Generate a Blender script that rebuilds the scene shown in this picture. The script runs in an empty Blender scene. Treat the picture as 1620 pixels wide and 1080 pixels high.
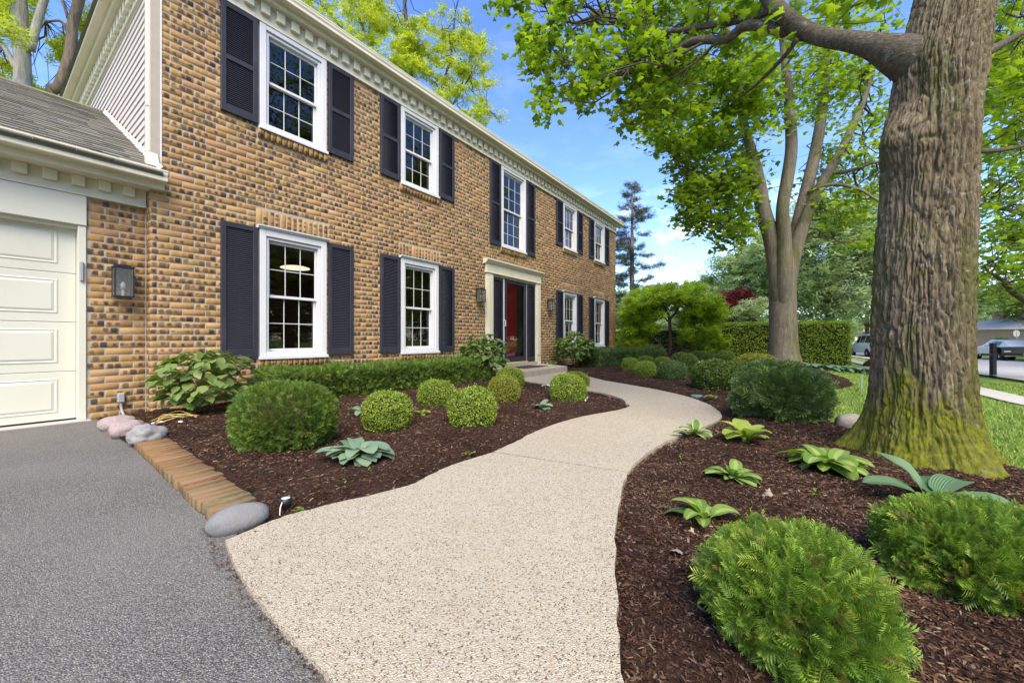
import bpy, math, random
import numpy as np
from mathutils import Matrix, Vector

random.seed(7)
RNG = np.random.default_rng(11)
scene = bpy.context.scene
COL = scene.collection

# ------------------------------------------------------------------ camera
# World frame: X runs along the house front (away from the camera), Y into the house, Z up. Front wall = plane Y 0.
FPX, CAMD, CAMH = 617.0, 5.66, 0.82
YAW = math.atan2(446.0, FPX)
SN, CS = math.sin(YAW), math.cos(YAW)
cam_d = bpy.data.cameras.new('camera')
cam = bpy.data.objects.new('camera', cam_d)
COL.objects.link(cam)
cam.location = (0, -CAMD, CAMH)
cam.rotation_euler = (math.radians(90), 0, -(math.pi / 2 - YAW))
cam_d.sensor_width = 36.0
cam_d.lens = 36.0 * FPX / 1620.0
cam_d.shift_y = -3.0 / 1620.0
cam_d.clip_start = 0.05
cam_d.clip_end = 2000
scene.camera = cam

# ------------------------------------------------------------------ sky, sun, exposure
SUN_EL, SUN_AZ = math.radians(50), math.radians(-136)      # azimuth measured from +X (along the house) toward +Y
SUN_DIR = Vector((math.cos(SUN_EL) * math.cos(SUN_AZ), math.cos(SUN_EL) * math.sin(SUN_AZ), math.sin(SUN_EL)))
world = bpy.data.worlds.new('World')
scene.world = world
world.use_nodes = True
wt = world.node_tree
for n in list(wt.nodes): wt.nodes.remove(n)
w_out = wt.nodes.new('ShaderNodeOutputWorld')
w_bg = wt.nodes.new('ShaderNodeBackground')
w_sky = wt.nodes.new('ShaderNodeTexSky')
w_sky.sky_type = 'NISHITA'
w_sky.sun_disc = False
w_sky.sun_elevation = SUN_EL
w_sky.sun_rotation = math.pi / 2 - SUN_AZ
w_sky.altitude = 200
w_sky.air_density = 1.0
w_sky.dust_density = 0.3
w_sky.ozone_density = 4.0
w_bg.inputs['Strength'].default_value = 0.15
# thin fair-weather clouds, everywhere round the horizon
tc = wt.nodes.new('ShaderNodeTexCoord')
sep = wt.nodes.new('ShaderNodeSeparateXYZ')
wt.links.new(tc.outputs['Generated'], sep.inputs[0])
mp = wt.nodes.new('ShaderNodeMapping'); mp.inputs['Scale'].default_value = (1.0, 1.0, 2.6)
wt.links.new(tc.outputs['Generated'], mp.inputs[0])
nz = wt.nodes.new('ShaderNodeTexNoise'); nz.inputs['Scale'].default_value = 7.5; nz.inputs['Detail'].default_value = 7
nz.inputs['Roughness'].default_value = 0.56
wt.links.new(mp.outputs[0], nz.inputs['Vector'])
cr = wt.nodes.new('ShaderNodeValToRGB')
cr.color_ramp.elements[0].position = 0.50; cr.color_ramp.elements[1].position = 0.72
wt.links.new(nz.outputs['Fac'], cr.inputs[0])
el = wt.nodes.new('ShaderNodeMapRange')
el.inputs['From Min'].default_value = 0.36; el.inputs['From Max'].default_value = 0.10
el.inputs['To Min'].default_value = 0.03; el.inputs['To Max'].default_value = 0.85
wt.links.new(sep.outputs['Z'], el.inputs['Value'])
mu = wt.nodes.new('ShaderNodeMath'); mu.operation = 'MULTIPLY'
wt.links.new(cr.outputs[0], mu.inputs[0]); wt.links.new(el.outputs[0], mu.inputs[1])
mx = wt.nodes.new('ShaderNodeMix'); mx.data_type = 'RGBA'
wt.links.new(mu.outputs[0], mx.inputs['Factor'])
hs = wt.nodes.new('ShaderNodeHueSaturation'); hs.inputs['Saturation'].default_value = 1.2; hs.inputs['Hue'].default_value = 0.515
wt.links.new(w_sky.outputs[0], hs.inputs['Color'])
wt.links.new(hs.outputs[0], mx.inputs['A'])
mx.inputs['B'].default_value = (8.5, 8.8, 9.3, 1)
wt.links.new(mx.outputs['Result'], w_bg.inputs['Color'])
wt.links.new(w_bg.outputs[0], w_out.inputs['Surface'])

sun_d = bpy.data.lights.new('sun', 'SUN')
sun_d.energy = 2.3
sun_d.angle = math.radians(44)
sun_d.color = (1.0, 0.95, 0.86)
sun = bpy.data.objects.new('sun', sun_d)
COL.objects.link(sun)
sun.rotation_euler = SUN_DIR.to_track_quat('Z', 'Y').to_euler()
sun.location = (0, 0, 30)

vs = scene.view_settings
vs.view_transform = 'Standard'
vs.look = 'None'
vs.exposure = 1.68
vs.use_white_balance = True
vs.white_balance_temperature = 7300
vs.white_balance_tint = 10
vs.gamma = 1.0
vs.use_curve_mapping = False
scene.cycles.max_bounces = 8
scene.cycles.transparent_max_bounces = 12
scene.cycles.sample_clamp_indirect = 6.0
scene.cycles.use_denoising = True

# ------------------------------------------------------------------ helpers
def ray(px, py):
    t = (px - 810.0) / FPX
    return np.array((SN * t + CS, -CS * t + SN, (537.0 - py) / FPX))
def at(px, py, depth):
    """a point of the place, from where it is seen and how far off it stands"""
    r = ray(px, py)
    return np.array((r[0] * depth, -CAMD + r[1] * depth, CAMH + r[2] * depth))
def gnd(px, py, z=0.0):
    r = ray(px, py); k = (z - CAMH) / r[2]
    return np.array((r[0] * k, -CAMD + r[1] * k, z))
def project(P):
    P = np.asarray(P, float); X = P[..., 0]; Y = P[..., 1] + CAMD
    cx = X * SN - Y * CS; cz = X * CS + Y * SN
    return 810 + FPX * cx / cz, 537 - FPX * (P[..., 2] - CAMH) / cz, cz
def smooth01(x):
    x = np.clip(x, 0, 1); return x * x * (3 - 2 * x)
def zg(x, y):
    """height of the terrain: level round the house, falling gently to the street"""
    x = np.asarray(x, float); y = np.asarray(y, float)
    z = -0.42 * smooth01((-y - 4.8) / 6.5) * smooth01((x - 4.5) / 6.5)
    z = z - 0.12 * smooth01((x - 20) / 22) * smooth01((-y - 5) / 5)
    z = z + 0.19 * np.exp(-(((x - 11.2) / 1.5) ** 2 + ((y + 5.4) / 1.0) ** 2))
    return z

def hash01(i, j, k=0, s=0):
    i = np.asarray(i).astype(np.int64); j = np.asarray(j).astype(np.int64); k = np.asarray(k).astype(np.int64)
    h = (i * 374761393 + j * 668265263 + k * 2147483647 + s * 1274126177) & 0xFFFFFFFF
    h = ((h ^ (h >> 13)) * 1274126177) & 0xFFFFFFFF
    h = (h ^ (h >> 16)) & 0xFFFFFFFF
    return h / 4294967295.0
def vnoise2(x, y, per=None, s=0):
    x = np.asarray(x, float); y = np.asarray(y, float)
    xi = np.floor(x); yi = np.floor(y); fx = x - xi; fy = y - yi
    fx = fx * fx * (3 - 2 * fx); fy = fy * fy * (3 - 2 * fy)
    m = (lambda a: np.mod(a, per)) if per else (lambda a: a)
    a = hash01(m(xi), yi, 0, s); b = hash01(m(xi + 1), yi, 0, s)
    c = hash01(m(xi), yi + 1, 0, s); d = hash01(m(xi + 1), yi + 1, 0, s)
    return (a * (1 - fx) + b * fx) * (1 - fy) + (c * (1 - fx) + d * fx) * fy
def vnoise3(p, s=0):
    p = np.asarray(p, float); i = np.floor(p); f = p - i; f = f * f * (3 - 2 * f)
    r = 0
    for dx in (0, 1):
        for dy in (0, 1):
            for dz in (0, 1):
                w = (f[..., 0] if dx else 1 - f[..., 0]) * (f[..., 1] if dy else 1 - f[..., 1]) * (f[..., 2] if dz else 1 - f[..., 2])
                r = r + w * hash01(i[..., 0] + dx, i[..., 1] + dy, i[..., 2] + dz, s)
    return r

def worldm(o):
    m = o.matrix_basis.copy()
    if o.parent is not None:
        m = worldm(o.parent) @ o.matrix_parent_inverse @ m
    return m
def par(o, p, keep=True):
    """parent o to p; keep: o's coordinates are world ones"""
    o.parent = p
    if keep: o.matrix_parent_inverse = worldm(p).inverted()
    return o
def link(name, data, parent=None, keep=True):
    o = bpy.data.objects.new(name, data); COL.objects.link(o)
    if parent is not None: par(o, parent, keep)
    return o
def tag(o, label=None, cat=None, group=None, kind=None):
    if label: o['label'] = label
    if cat: o['category'] = cat
    if group: o['group'] = group
    if kind: o['kind'] = kind
    return o
def empty(name, loc, rz=0.0):
    o = link(name, None); o.location = tuple(loc); o.rotation_euler = (0, 0, rz)
    o.empty_display_size = 0.1
    return o
def mesh_np(name, V, F, mat=None, smooth=False, uv=None):
    """V (n,3); F: list of (m,k) index arrays; uv: per-vertex (n,2)"""
    V = np.ascontiguousarray(V, dtype=np.float32)
    me = bpy.data.meshes.new(name)
    me.vertices.add(len(V)); me.vertices.foreach_set('co', V.ravel())
    F = [np.asarray(f, dtype=np.int32) for f in F if len(f)]
    loops = np.concatenate([f.ravel() for f in F])
    tot = np.concatenate([np.full(len(f), f.shape[1], np.int32) for f in F])
    st = np.concatenate(([0], np.cumsum(tot)[:-1])).astype(np.int32)
    me.loops.add(len(loops)); me.loops.foreach_set('vertex_index', loops)
    me.polygons.add(len(tot)); me.polygons.foreach_set('loop_start', st)
    try: me.polygons.foreach_set('loop_total', tot)
    except Exception: pass
    if uv is not None:
        l = me.uv_layers.new(name='UVMap')
        l.data.foreach_set('uv', np.asarray(uv, np.float32)[loops].ravel())
    me.update(calc_edges=True)
    if smooth: me.polygons.foreach_set('use_smooth', np.ones(len(tot), bool))
    if mat is not None: me.materials.append(mat)
    return me

class MB:
    """collects shapes into one mesh"""
    def __init__(self): self.v = []; self.f = []; self.sm = False
    def add(self, verts, faces):
        o = len(self.v); self.v.extend([tuple(map(float, p)) for p in verts])
        self.f.extend([tuple(i + o for i in f) for f in faces]); return self
    def box(self, x0, x1, y0, y1, z0, z1):
        return self.add([(x0, y0, z0), (x1, y0, z0), (x1, y1, z0), (x0, y1, z0), (x0, y0, z1), (x1, y0, z1), (x1, y1, z1), (x0, y1, z1)],
                        [(0, 3, 2, 1), (4, 5, 6, 7), (0, 1, 5, 4), (1, 2, 6, 5), (2, 3, 7, 6), (3, 0, 4, 7)])
    def bbox(self, x0, x1, y0, y1, z0, z1, b=0.006):
        """box with chamfered edges"""
        b = min(b, (x1 - x0) * .45, (y1 - y0) * .45, (z1 - z0) * .45)
        vs = []; idx = {}
        for ix, (x, xi) in enumerate(((x0, x0 + b), (x1, x1 - b))):
            for iy, (y, yi) in enumerate(((y0, y0 + b), (y1, y1 - b))):
                for iz, (z, zi) in enumerate(((z0, z0 + b), (z1, z1 - b))):
                    for a, p in enumerate(((x, yi, zi), (xi, y, zi), (xi, yi, z))):
                        idx[(ix, iy, iz, a)] = len(vs); vs.append(p)
        f = []
        def q(*k): f.append(tuple(idx[i] for i in k))
        for s in (0, 1):
            q((s, 0, 0, 0), (s, 1, 0, 0), (s, 1, 1, 0), (s, 0, 1, 0))
            q((0, s, 0, 1), (1, s, 0, 1), (1, s, 1, 1), (0, s, 1, 1))
            q((0, 0, s, 2), (1, 0, s, 2), (1, 1, s, 2), (0, 1, s, 2))
        for i in (0, 1):
            for j in (0, 1):
                q((i, j, 0, 0), (i, j, 0, 1), (i, j, 1, 1), (i, j, 1, 0))
                q((i, 0, j, 0), (i, 0, j, 2), (i, 1, j, 2), (i, 1, j, 0))
                q((0, i, j, 1), (0, i, j, 2), (1, i, j, 2), (1, i, j, 1))
                for k in (0, 1): q((i, j, k, 0), (i, j, k, 1), (i, j, k, 2))
        self.fixn = True
        return self.add(vs, f)
    def prism(self, prof, x0, x1):
        """closed profile [(y,z)...] swept along X"""
        n = len(prof)
        v = [(x0, y, z) for y, z in prof] + [(x1, y, z) for y, z in prof]
        f = [(i, (i + 1) % n, n + (i + 1) % n, n + i) for i in range(n)] + [tuple(range(n))[::-1], tuple(range(n, 2 * n))]
        self.fixn = True
        return self.add(v, f)
    def prism_z(self, poly, z0, z1):
        n = len(poly)
        v = [(x, y, z0) for x, y in poly] + [(x, y, z1) for x, y in poly]
        f = [(i, (i + 1) % n, n + (i + 1) % n, n + i) for i in range(n)] + [tuple(range(n))[::-1], tuple(range(n, 2 * n))]
        self.fixn = True
        return self.add(v, f)
    def tube(self, pts, rad, n=8, cap=True):
        V, F = tube_arrays(pts, rad, n)
        self.add(V, [tuple(q) for q in F])
        if cap:
            o = len(self.v) - len(V)
            self.f.append(tuple(range(o, o + n))[::-1]); e = len(self.v)
            self.f.append(tuple(range(e - n, e)))
        return self
    def lathe(self, prof, c, n=16):
        """prof [(r,z)...] about the vertical through c"""
        v = []; f = []
        for r, z in prof:
            for k in range(n):
                a = 2 * math.pi * k / n; v.append((c[0] + r * math.cos(a), c[1] + r * math.sin(a), c[2] + z))
        for i in range(len(prof) - 1):
            for k in range(n):
                f.append((i * n + k, i * n + (k + 1) % n, (i + 1) * n + (k + 1) % n, (i + 1) * n + k))
        f.append(tuple(range(n))[::-1]); f.append(tuple(range((len(prof) - 1) * n, len(prof) * n)))
        return self.add(v, f)
    def mesh(self, name, mat=None, smooth=False):
        me = bpy.data.meshes.new(name)
        me.from_pydata(self.v, [], self.f); me.update()
        if getattr(self, 'fixn', False):
            import bmesh
            bm = bmesh.new(); bm.from_mesh(me); bmesh.ops.recalc_face_normals(bm, faces=bm.faces); bm.to_mesh(me); bm.free()
        if smooth: me.polygons.foreach_set('use_smooth', np.ones(len(me.polygons), bool))
        if mat is not None: me.materials.append(mat)
        return me
    def build(self, name, mat, parent=None, keep=True, smooth=False):
        return link(name, self.mesh(name, mat, smooth), parent, keep)

def tube_arrays(pts, rad, n=8):
    P = np.asarray(pts, float); R = np.broadcast_to(np.asarray(rad, float), (len(P),))
    T = np.gradient(P, axis=0); T /= np.linalg.norm(T, axis=1)[:, None] + 1e-9
    up = np.array((0.0, 0, 1)) if abs(T[0][2]) < 0.9 else np.array((1.0, 0, 0))
    N = np.cross(T[0], up); N /= np.linalg.norm(N)
    V = []
    a = np.linspace(0, 2 * math.pi, n, endpoint=False)
    for i in range(len(P)):
        N = N - T[i] * np.dot(N, T[i]); N /= np.linalg.norm(N) + 1e-9
        B = np.cross(T[i], N)
        V.append(P[i] + R[i] * (np.cos(a)[:, None] * N + np.sin(a)[:, None] * B))
    V = np.concatenate(V)
    m = len(P); k = np.arange(n)
    F = np.concatenate([np.stack((i * n + k, i * n + (k + 1) % n, (i + 1) * n + (k + 1) % n, (i + 1) * n + k), 1) for i in range(m - 1)])
    return V, F
def catmull(pts, per=6):
    """smooth polyline through control rows (any width: xyz + radius ...)"""
    P = np.asarray(pts, float); P = np.vstack((2 * P[0] - P[1], P, 2 * P[-1] - P[-2])); out = []
    for i in range(1, len(P) - 2):
        for t in np.linspace(0, 1, per, endpoint=False):
            a, b, c, d = P[i - 1], P[i], P[i + 1], P[i + 2]
            out.append(0.5 * ((2 * b) + (c - a) * t + (2 * a - 5 * b + 4 * c - d) * t * t + (3 * b - a - 3 * c + d) * t ** 3))
    out.append(P[-2]); return np.array(out)
def scatter_mesh(name, TV, TF, pos, axis, normal, size, mat, smooth=False, widths=None):
    """copies of a small template (x across, y along, z out) joined into one mesh"""
    pos = np.asarray(pos, float); N = len(pos)
    Y = axis / (np.linalg.norm(axis, axis=1)[:, None] + 1e-9)
    X = np.cross(Y, normal); X /= np.linalg.norm(X, axis=1)[:, None] + 1e-9
    Z = np.cross(X, Y)
    TV = np.asarray(TV, float); k = len(TV)
    sx = size if widths is None else widths
    V = pos[:, None, :] + (TV[None, :, 0:1] * sx[:, None, None]) * X[:, None, :] + (TV[None, :, 1:2] * size[:, None, None]) * Y[:, None, :] + (TV[None, :, 2:3] * size[:, None, None]) * Z[:, None, :]
    off = (np.arange(N) * k)[:, None, None]
    byk = {}
    for f in TF: byk.setdefault(len(f), []).append(f)
    F = [(np.asarray(fs)[None] + off).reshape(-1, kk) for kk, fs in byk.items()]
    return mesh_np(name, V.reshape(-1, 3), F, mat, smooth)
def in_poly(x, y, poly):
    x = np.asarray(x, float); y = np.asarray(y, float); r = np.zeros(x.shape, bool); n = len(poly)
    for i in range(n):
        x0, y0 = poly[i]; x1, y1 = poly[(i + 1) % n]
        c = ((y0 > y) != (y1 > y)) & (x < (x1 - x0) * (y - y0) / ((y1 - y0) + 1e-12) + x0)
        r ^= c
    return r
def poly_dist(x, y, pl):
    """distance to a polyline"""
    x = np.asarray(x, float); y = np.asarray(y, float); d = np.full(x.shape, 1e9)
    for i in range(len(pl) - 1):
        ax, ay = pl[i]; bx, by = pl[i + 1]; vx, vy = bx - ax, by - ay
        t = np.clip(((x - ax) * vx + (y - ay) * vy) / (vx * vx + vy * vy + 1e-12), 0, 1)
        d = np.minimum(d, np.hypot(x - ax - t * vx, y - ay - t * vy))
    return d
def randdir(n):
    d = RNG.normal(size=(n, 3)); return d / np.linalg.norm(d, axis=1)[:, None]

# ------------------------------------------------------------------ materials
class NT:
    def __init__(self, name):
        self.m = bpy.data.materials.new(name); self.m.use_nodes = True
        self.t = self.m.node_tree
        for n in list(self.t.nodes): self.t.nodes.remove(n)
        self.out = self.t.nodes.new('ShaderNodeOutputMaterial')
    def n(self, ty, **kw):
        nd = self.t.nodes.new(ty)
        for k, v in kw.items(): setattr(nd, k, v)
        return nd
    def l(self, a, b): self.t.links.new(a, b)
    def put(self, sock, v):
        if hasattr(v, 'is_output') or isinstance(v, bpy.types.NodeSocket): self.l(v, sock)
        elif isinstance(v, tuple) and len(v) == 3 and sock.type == 'RGBA': sock.default_value = (*v, 1)
        else: sock.default_value = v
    def coord(self, which='Object'): return self.n('ShaderNodeTexCoord').outputs[which]
    def mapping(self, v, scale=(1, 1, 1), rot=(0, 0, 0)):
        m = self.n('ShaderNodeMapping'); m.inputs['Scale'].default_value = scale; m.inputs['Rotation'].default_value = rot
        self.l(v, m.inputs[0]); return m.outputs[0]
    def noise(self, vec, scale, detail=4, rough=0.55, dist=0.0, col=False):
        n = self.n('ShaderNodeTexNoise'); n.inputs['Scale'].default_value = scale; n.inputs['Detail'].default_value = detail
        n.inputs['Roughness'].default_value = rough; n.inputs['Distortion'].default_value = dist
        if vec is not None: self.l(vec, n.inputs['Vector'])
        return n.outputs['Color' if col else 'Fac']
    def voro(self, vec, scale, feature='F1', out='Distance', rand=1.0):
        n = self.n('ShaderNodeTexVoronoi'); n.feature = feature; n.inputs['Scale'].default_value = scale
        n.inputs['Randomness'].default_value = rand
        self.l(vec, n.inputs['Vector']); return n.outputs[out]
    def math(self, op, a, b=0.0, c=None, clamp=False):
        n = self.n('ShaderNodeMath', operation=op, use_clamp=clamp); self.put(n.inputs[0], a); self.put(n.inputs[1], b)
        if c is not None: self.put(n.inputs[2], c)
        return n.outputs[0]
    def ramp(self, fac, stops, interp='LINEAR'):
        n = self.n('ShaderNodeValToRGB'); e = n.color_ramp.elements; n.color_ramp.interpolation = interp
        while len(e) < len(stops): e.new(0.5)
        for k, (p, c) in enumerate(stops):
            e[k].position = p; e[k].color = (*c, 1) if isinstance(c, tuple) else (c, c, c, 1)
        self.l(fac, n.inputs[0]); return n.outputs[0]
    def range(self, v, a, b, c=0.0, d=1.0, smooth=False):
        n = self.n('ShaderNodeMapRange')
        if smooth: n.interpolation_type = 'SMOOTHSTEP'
        for k, x in zip(('From Min', 'From Max', 'To Min', 'To Max'), (a, b, c, d)): n.inputs[k].default_value = x
        self.put(n.inputs['Value'], v); return n.outputs[0]
    def mix(self, f, a, b, mode='MIX'):
        n = self.n('ShaderNodeMix', data_type='RGBA', blend_type=mode)
        self.put(n.inputs['Factor'], f); self.put(n.inputs['A'], a); self.put(n.inputs['B'], b); return n.outputs['Result']
    def bump(self, h, strength=0.5, dist=0.01, normal=None):
        n = self.n('ShaderNodeBump'); n.inputs['Strength'].default_value = strength; n.inputs['Distance'].default_value = dist
        self.l(h, n.inputs['Height'])
        if normal is not None: self.l(normal, n.inputs['Normal'])
        return n.outputs[0]
    def sep(self, v):
        n = self.n('ShaderNodeSeparateXYZ'); self.l(v, n.inputs[0]); return n.outputs
    def island(self):
        """a random number for each piece: each island of a joined mesh, each object of a set of copies"""
        g = self.n('ShaderNodeNewGeometry').outputs['Random Per Island']
        o = self.n('ShaderNodeObjectInfo').outputs['Random']
        return self.math('FRACT', self.math('ADD', g, self.math('MULTIPLY', o, 7.31)))
    def white(self, w, i=0.0):
        n = self.n('ShaderNodeTexWhiteNoise', noise_dimensions='2D')
        c = self.n('ShaderNodeCombineXYZ'); self.put(c.inputs[0], self.math('MULTIPLY', w, 91.7)); self.put(c.inputs[1], i)
        self.l(c.outputs[0], n.inputs['Vector']); return n.outputs['Value']
    def pbr(self, color, rough=0.7, normal=None, spec=0.3, metal=0.0, **kw):
        p = self.n('ShaderNodeBsdfPrincipled')
        self.put(p.inputs['Base Color'], color); self.put(p.inputs['Roughness'], rough); self.put(p.inputs['Specular IOR Level'], spec)
        self.put(p.inputs['Metallic'], metal)
        for k, v in kw.items(): self.put(p.inputs[k.replace('_', ' ')], v)
        if normal is not None: self.l(normal, p.inputs['Normal'])
        self.l(p.outputs[0], self.out.inputs['Surface']); self.p = p; return self.m

M = {}
def simple(key, col, rough=0.6, spec=0.3, var=0.06, scale=6.0, bump=0.0, metal=0.0, dirt=None, dirt_amt=0.25):
    t = NT(key); co = t.coord()
    nz = t.noise(co, scale, 5)
    c = t.mix(t.range(nz, 0.3, 0.7, 0, 1), tuple(x * (1 - var) for x in col), tuple(min(1, x * (1 + var)) for x in col))
    if dirt:
        d = t.noise(t.mapping(co, (1, 1, 0.35)), scale * 0.7, 6, 0.65)
        c = t.mix(t.math('MULTIPLY', t.range(d, 0.52, 0.75, 0, 1), dirt_amt), c, dirt)
    nm = t.bump(t.noise(co, scale * 30, 3), bump, 0.002) if bump else None
    M[key] = t.pbr(c, rough, nm, spec, metal)
    return M[key]

simple('white', (0.60, 0.60, 0.605), 0.45, 0.4, 0.03, 3, 0.08, dirt=(0.45, 0.43, 0.38), dirt_amt=0.22)
simple('cream', (0.64, 0.59, 0.445), 0.5, 0.35, 0.03, 3, 0.08, dirt=(0.40, 0.36, 0.24), dirt_amt=0.42)
simple('grid', (0.52, 0.53, 0.52), 0.5, 0.3, 0.03, 3)
simple('garage_paint', (0.60, 0.585, 0.48), 0.45, 0.4, 0.025, 2, 0.06, dirt=(0.42, 0.39, 0.29), dirt_amt=0.38)
simple('siding', (0.56, 0.50, 0.43), 0.5, 0.3, 0.03, 3, 0.05, dirt=(0.45, 0.38, 0.3), dirt_amt=0.25)
simple('shutter', (0.026, 0.027, 0.038), 0.55, 0.3, 0.12, 5, 0.12, dirt=(0.09, 0.09, 0.10), dirt_amt=0.35)
simple('black_metal', (0.014, 0.014, 0.017), 0.4, 0.5, 0.1, 8, 0.05)
simple('grey_metal', (0.30, 0.31, 0.31), 0.5, 0.4, 0.08, 9, 0.05)
simple('rubber', (0.012, 0.012, 0.012), 0.8, 0.2, 0.1, 9)
simple('chrome', (0.55, 0.56, 0.58), 0.25, 0.5, 0.05, 4, 0, 1.0)
simple('white_cord', (0.75, 0.75, 0.73), 0.5, 0.3, 0.05, 30)
simple('wire_yellow', (0.50, 0.36, 0.12), 0.6, 0.3, 0.15, 30)
simple('bulb', (0.50, 0.56, 0.58), 0.15, 0.6, 0.02, 30)
simple('post_black', (0.016, 0.016, 0.020), 0.55, 0.35, 0.15, 12, 0.2)
simple('plaster', (0.62, 0.58, 0.52), 0.8, 0.2, 0.03, 2)
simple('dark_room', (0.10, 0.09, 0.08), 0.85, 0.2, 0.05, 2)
simple('threshold', (0.55, 0.42, 0.18), 0.4, 0.4, 0.1, 8)
simple('mat_fibre', (0.05, 0.045, 0.05), 0.95, 0.1, 0.3, 80, 0.5)
simple('sign_back', (0.36, 0.39, 0.40), 0.5, 0.4, 0.05, 6)
simple('stake_sign', (0.25, 0.31, 0.27), 0.6, 0.3, 0.1, 30)
simple('lid_green', (0.10, 0.20, 0.15), 0.6, 0.3, 0.1, 20)
simple('straw', (0.62, 0.52, 0.38), 0.8, 0.2, 0.25, 40)

# ---- brick: buff to orange faces with dark flashed patches, each brick its own
def brick_mat(key, stops, spot=0.62, mossy=0.0, dark=(0.052, 0.047, 0.048)):
    t = NT(key); rnd = t.island()
    uv = t.sep(t.coord('UV')); u, v = uv[0], uv[1]; co = t.coord()
    base = t.ramp(rnd, stops)
    nz = t.noise(co, 42, 6, 0.65)
    base = t.mix(t.range(nz, 0.35, 0.7, 0, 0.55), base, t.mix(0.5, base, (0.30, 0.12, 0.035)))
    base = t.mix(t.range(t.noise(co, 150, 3, 0.6), 0.55, 0.75, 0, 0.5), base, (0.56, 0.42, 0.26))
    uu = t.math('MULTIPLY', t.math('ADD', u, t.math('MULTIPLY', t.math('SUBTRACT', t.white(rnd, 21.0), 0.5), 0.10)), 3.05)
    cell = t.math('FLOOR', uu); lx = t.math('SUBTRACT', t.math('FRACT', uu), 0.5)
    lx = t.math('ADD', lx, t.math('MULTIPLY', t.math('SUBTRACT', t.white(rnd, t.math('ADD', cell, 9.0)), 0.5), 0.35))
    ly = t.math('MULTIPLY', t.math('SUBTRACT', v, t.range(t.white(rnd, 5.0), 0, 1, 0.36, 0.64)), 1.05)
    d2 = t.math('POWER', t.math('ADD', t.math('POWER', t.math('ABSOLUTE', lx), 3.6), t.math('POWER', t.math('ABSOLUTE', t.math('MULTIPLY', ly, 0.82)), 3.6)), 1 / 3.6)
    d2 = t.math('ADD', d2, t.math('MULTIPLY', t.math('SUBTRACT', t.noise(co, 60, 4, 0.6), 0.5), 0.55))
    size = t.range(t.white(rnd, t.math('ADD', cell, 31.0)), 0, 1, 0.20, 0.44)
    m1 = t.math('SUBTRACT', size, d2); m1 = t.math('MULTIPLY', t.range(m1, -0.07, 0.10, 0, 1, True), t.range(t.white(rnd, t.math('ADD', cell, 63.0)), 0, 1, 0.50, 1.0))
    on = t.math('LESS_THAN', t.white(rnd, t.math('ADD', cell, 50.0)), 0.78)
    on2 = t.math('LESS_THAN', t.white(rnd, 77.0), spot)
    m1 = t.math('MULTIPLY', t.math('MULTIPLY', m1, on), on2)
    halo = t.math('MULTIPLY', t.range(t.math('SUBTRACT', size, d2), -0.16, 0.05, 0, 0.75, True), on2)
    base = t.mix(halo, base, (0.28, 0.175, 0.05))
    base = t.mix(0.25, base, (0.44, 0.295, 0.15))
    base = t.mix(t.range(t.noise(co, 24, 4, 0.7), 0.52, 0.72, 0, 0.4), base, (0.56, 0.42, 0.24))
    base = t.mix(1.0, base, (0.88, 0.84, 0.735), 'MULTIPLY')
    c = t.mix(m1, base, dark)
    c = t.mix(t.range(t.noise(co, 0.8, 5, 0.65), 0.35, 0.7, 0, 0.5), c, t.mix(1.0, c, (0.80, 0.78, 0.76), 'MULTIPLY'))
    # a few bricks are streaked dark along their middle
    st = t.math('MULTIPLY', t.math('GREATER_THAN', t.white(rnd, 14.0), 0.82), t.range(t.math('ABSOLUTE', t.math('SUBTRACT', v, 0.5)), 0.22, 0.06, 0, 1))
    st = t.math('MULTIPLY', st, t.range(t.noise(co, 30, 4), 0.42, 0.6, 0, 0.9))
    c = t.mix(st, c, (0.07, 0.04, 0.025))
    if mossy:
        c = t.mix(1.0, c, (0.58, 0.53, 0.51), 'MULTIPLY')
        c = t.mix(t.math('MULTIPLY', t.range(t.noise(co, 14, 5, 0.7), 0.46, 0.66, 0, mossy), t.range(t.white(rnd, 3.0), 0.35, 0.8, 0.15, 1)), c, (0.20, 0.20, 0.10))
    h = t.math('ADD', t.math('MULTIPLY', t.noise(co, 90, 5, 0.7), 1.0), t.math('MULTIPLY', t.noise(co, 330, 2), 0.5))
    M[key] = t.pbr(c, 0.88, t.bump(h, 0.7, 0.0035), 0.18)
brick_mat('brick', [(0.0, (0.46, 0.27, 0.10)), (0.14, (0.43, 0.235, 0.10)), (0.30, (0.54, 0.36, 0.16)), (0.44, (0.36, 0.17, 0.075)), (0.58, (0.47, 0.26, 0.115)), (0.70, (0.55, 0.36, 0.21)), (0.80, (0.42, 0.27, 0.075)), (0.92, (0.50, 0.225, 0.12)), (1.0, (0.56, 0.34, 0.22))], spot=0.80)
brick_mat('paver', [(0.0, (0.40, 0.27, 0.15)), (0.2, (0.46, 0.20, 0.12)), (0.36, (0.52, 0.30, 0.22)), (0.50, (0.25, 0.24, 0.15)), (0.66, (0.42, 0.37, 0.28)), (0.82, (0.44, 0.25, 0.11)), (1.0, (0.40, 0.17, 0.11))], spot=0.0, mossy=0.7)

t = NT('mortar'); co = t.coord()
M['mortar'] = t.pbr(t.mix(t.noise(co, 9, 5), (0.33, 0.29, 0.24), (0.45, 0.40, 0.335)), 0.95, t.bump(t.noise(co, 160, 4), 0.6, 0.003), 0.1)

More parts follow.
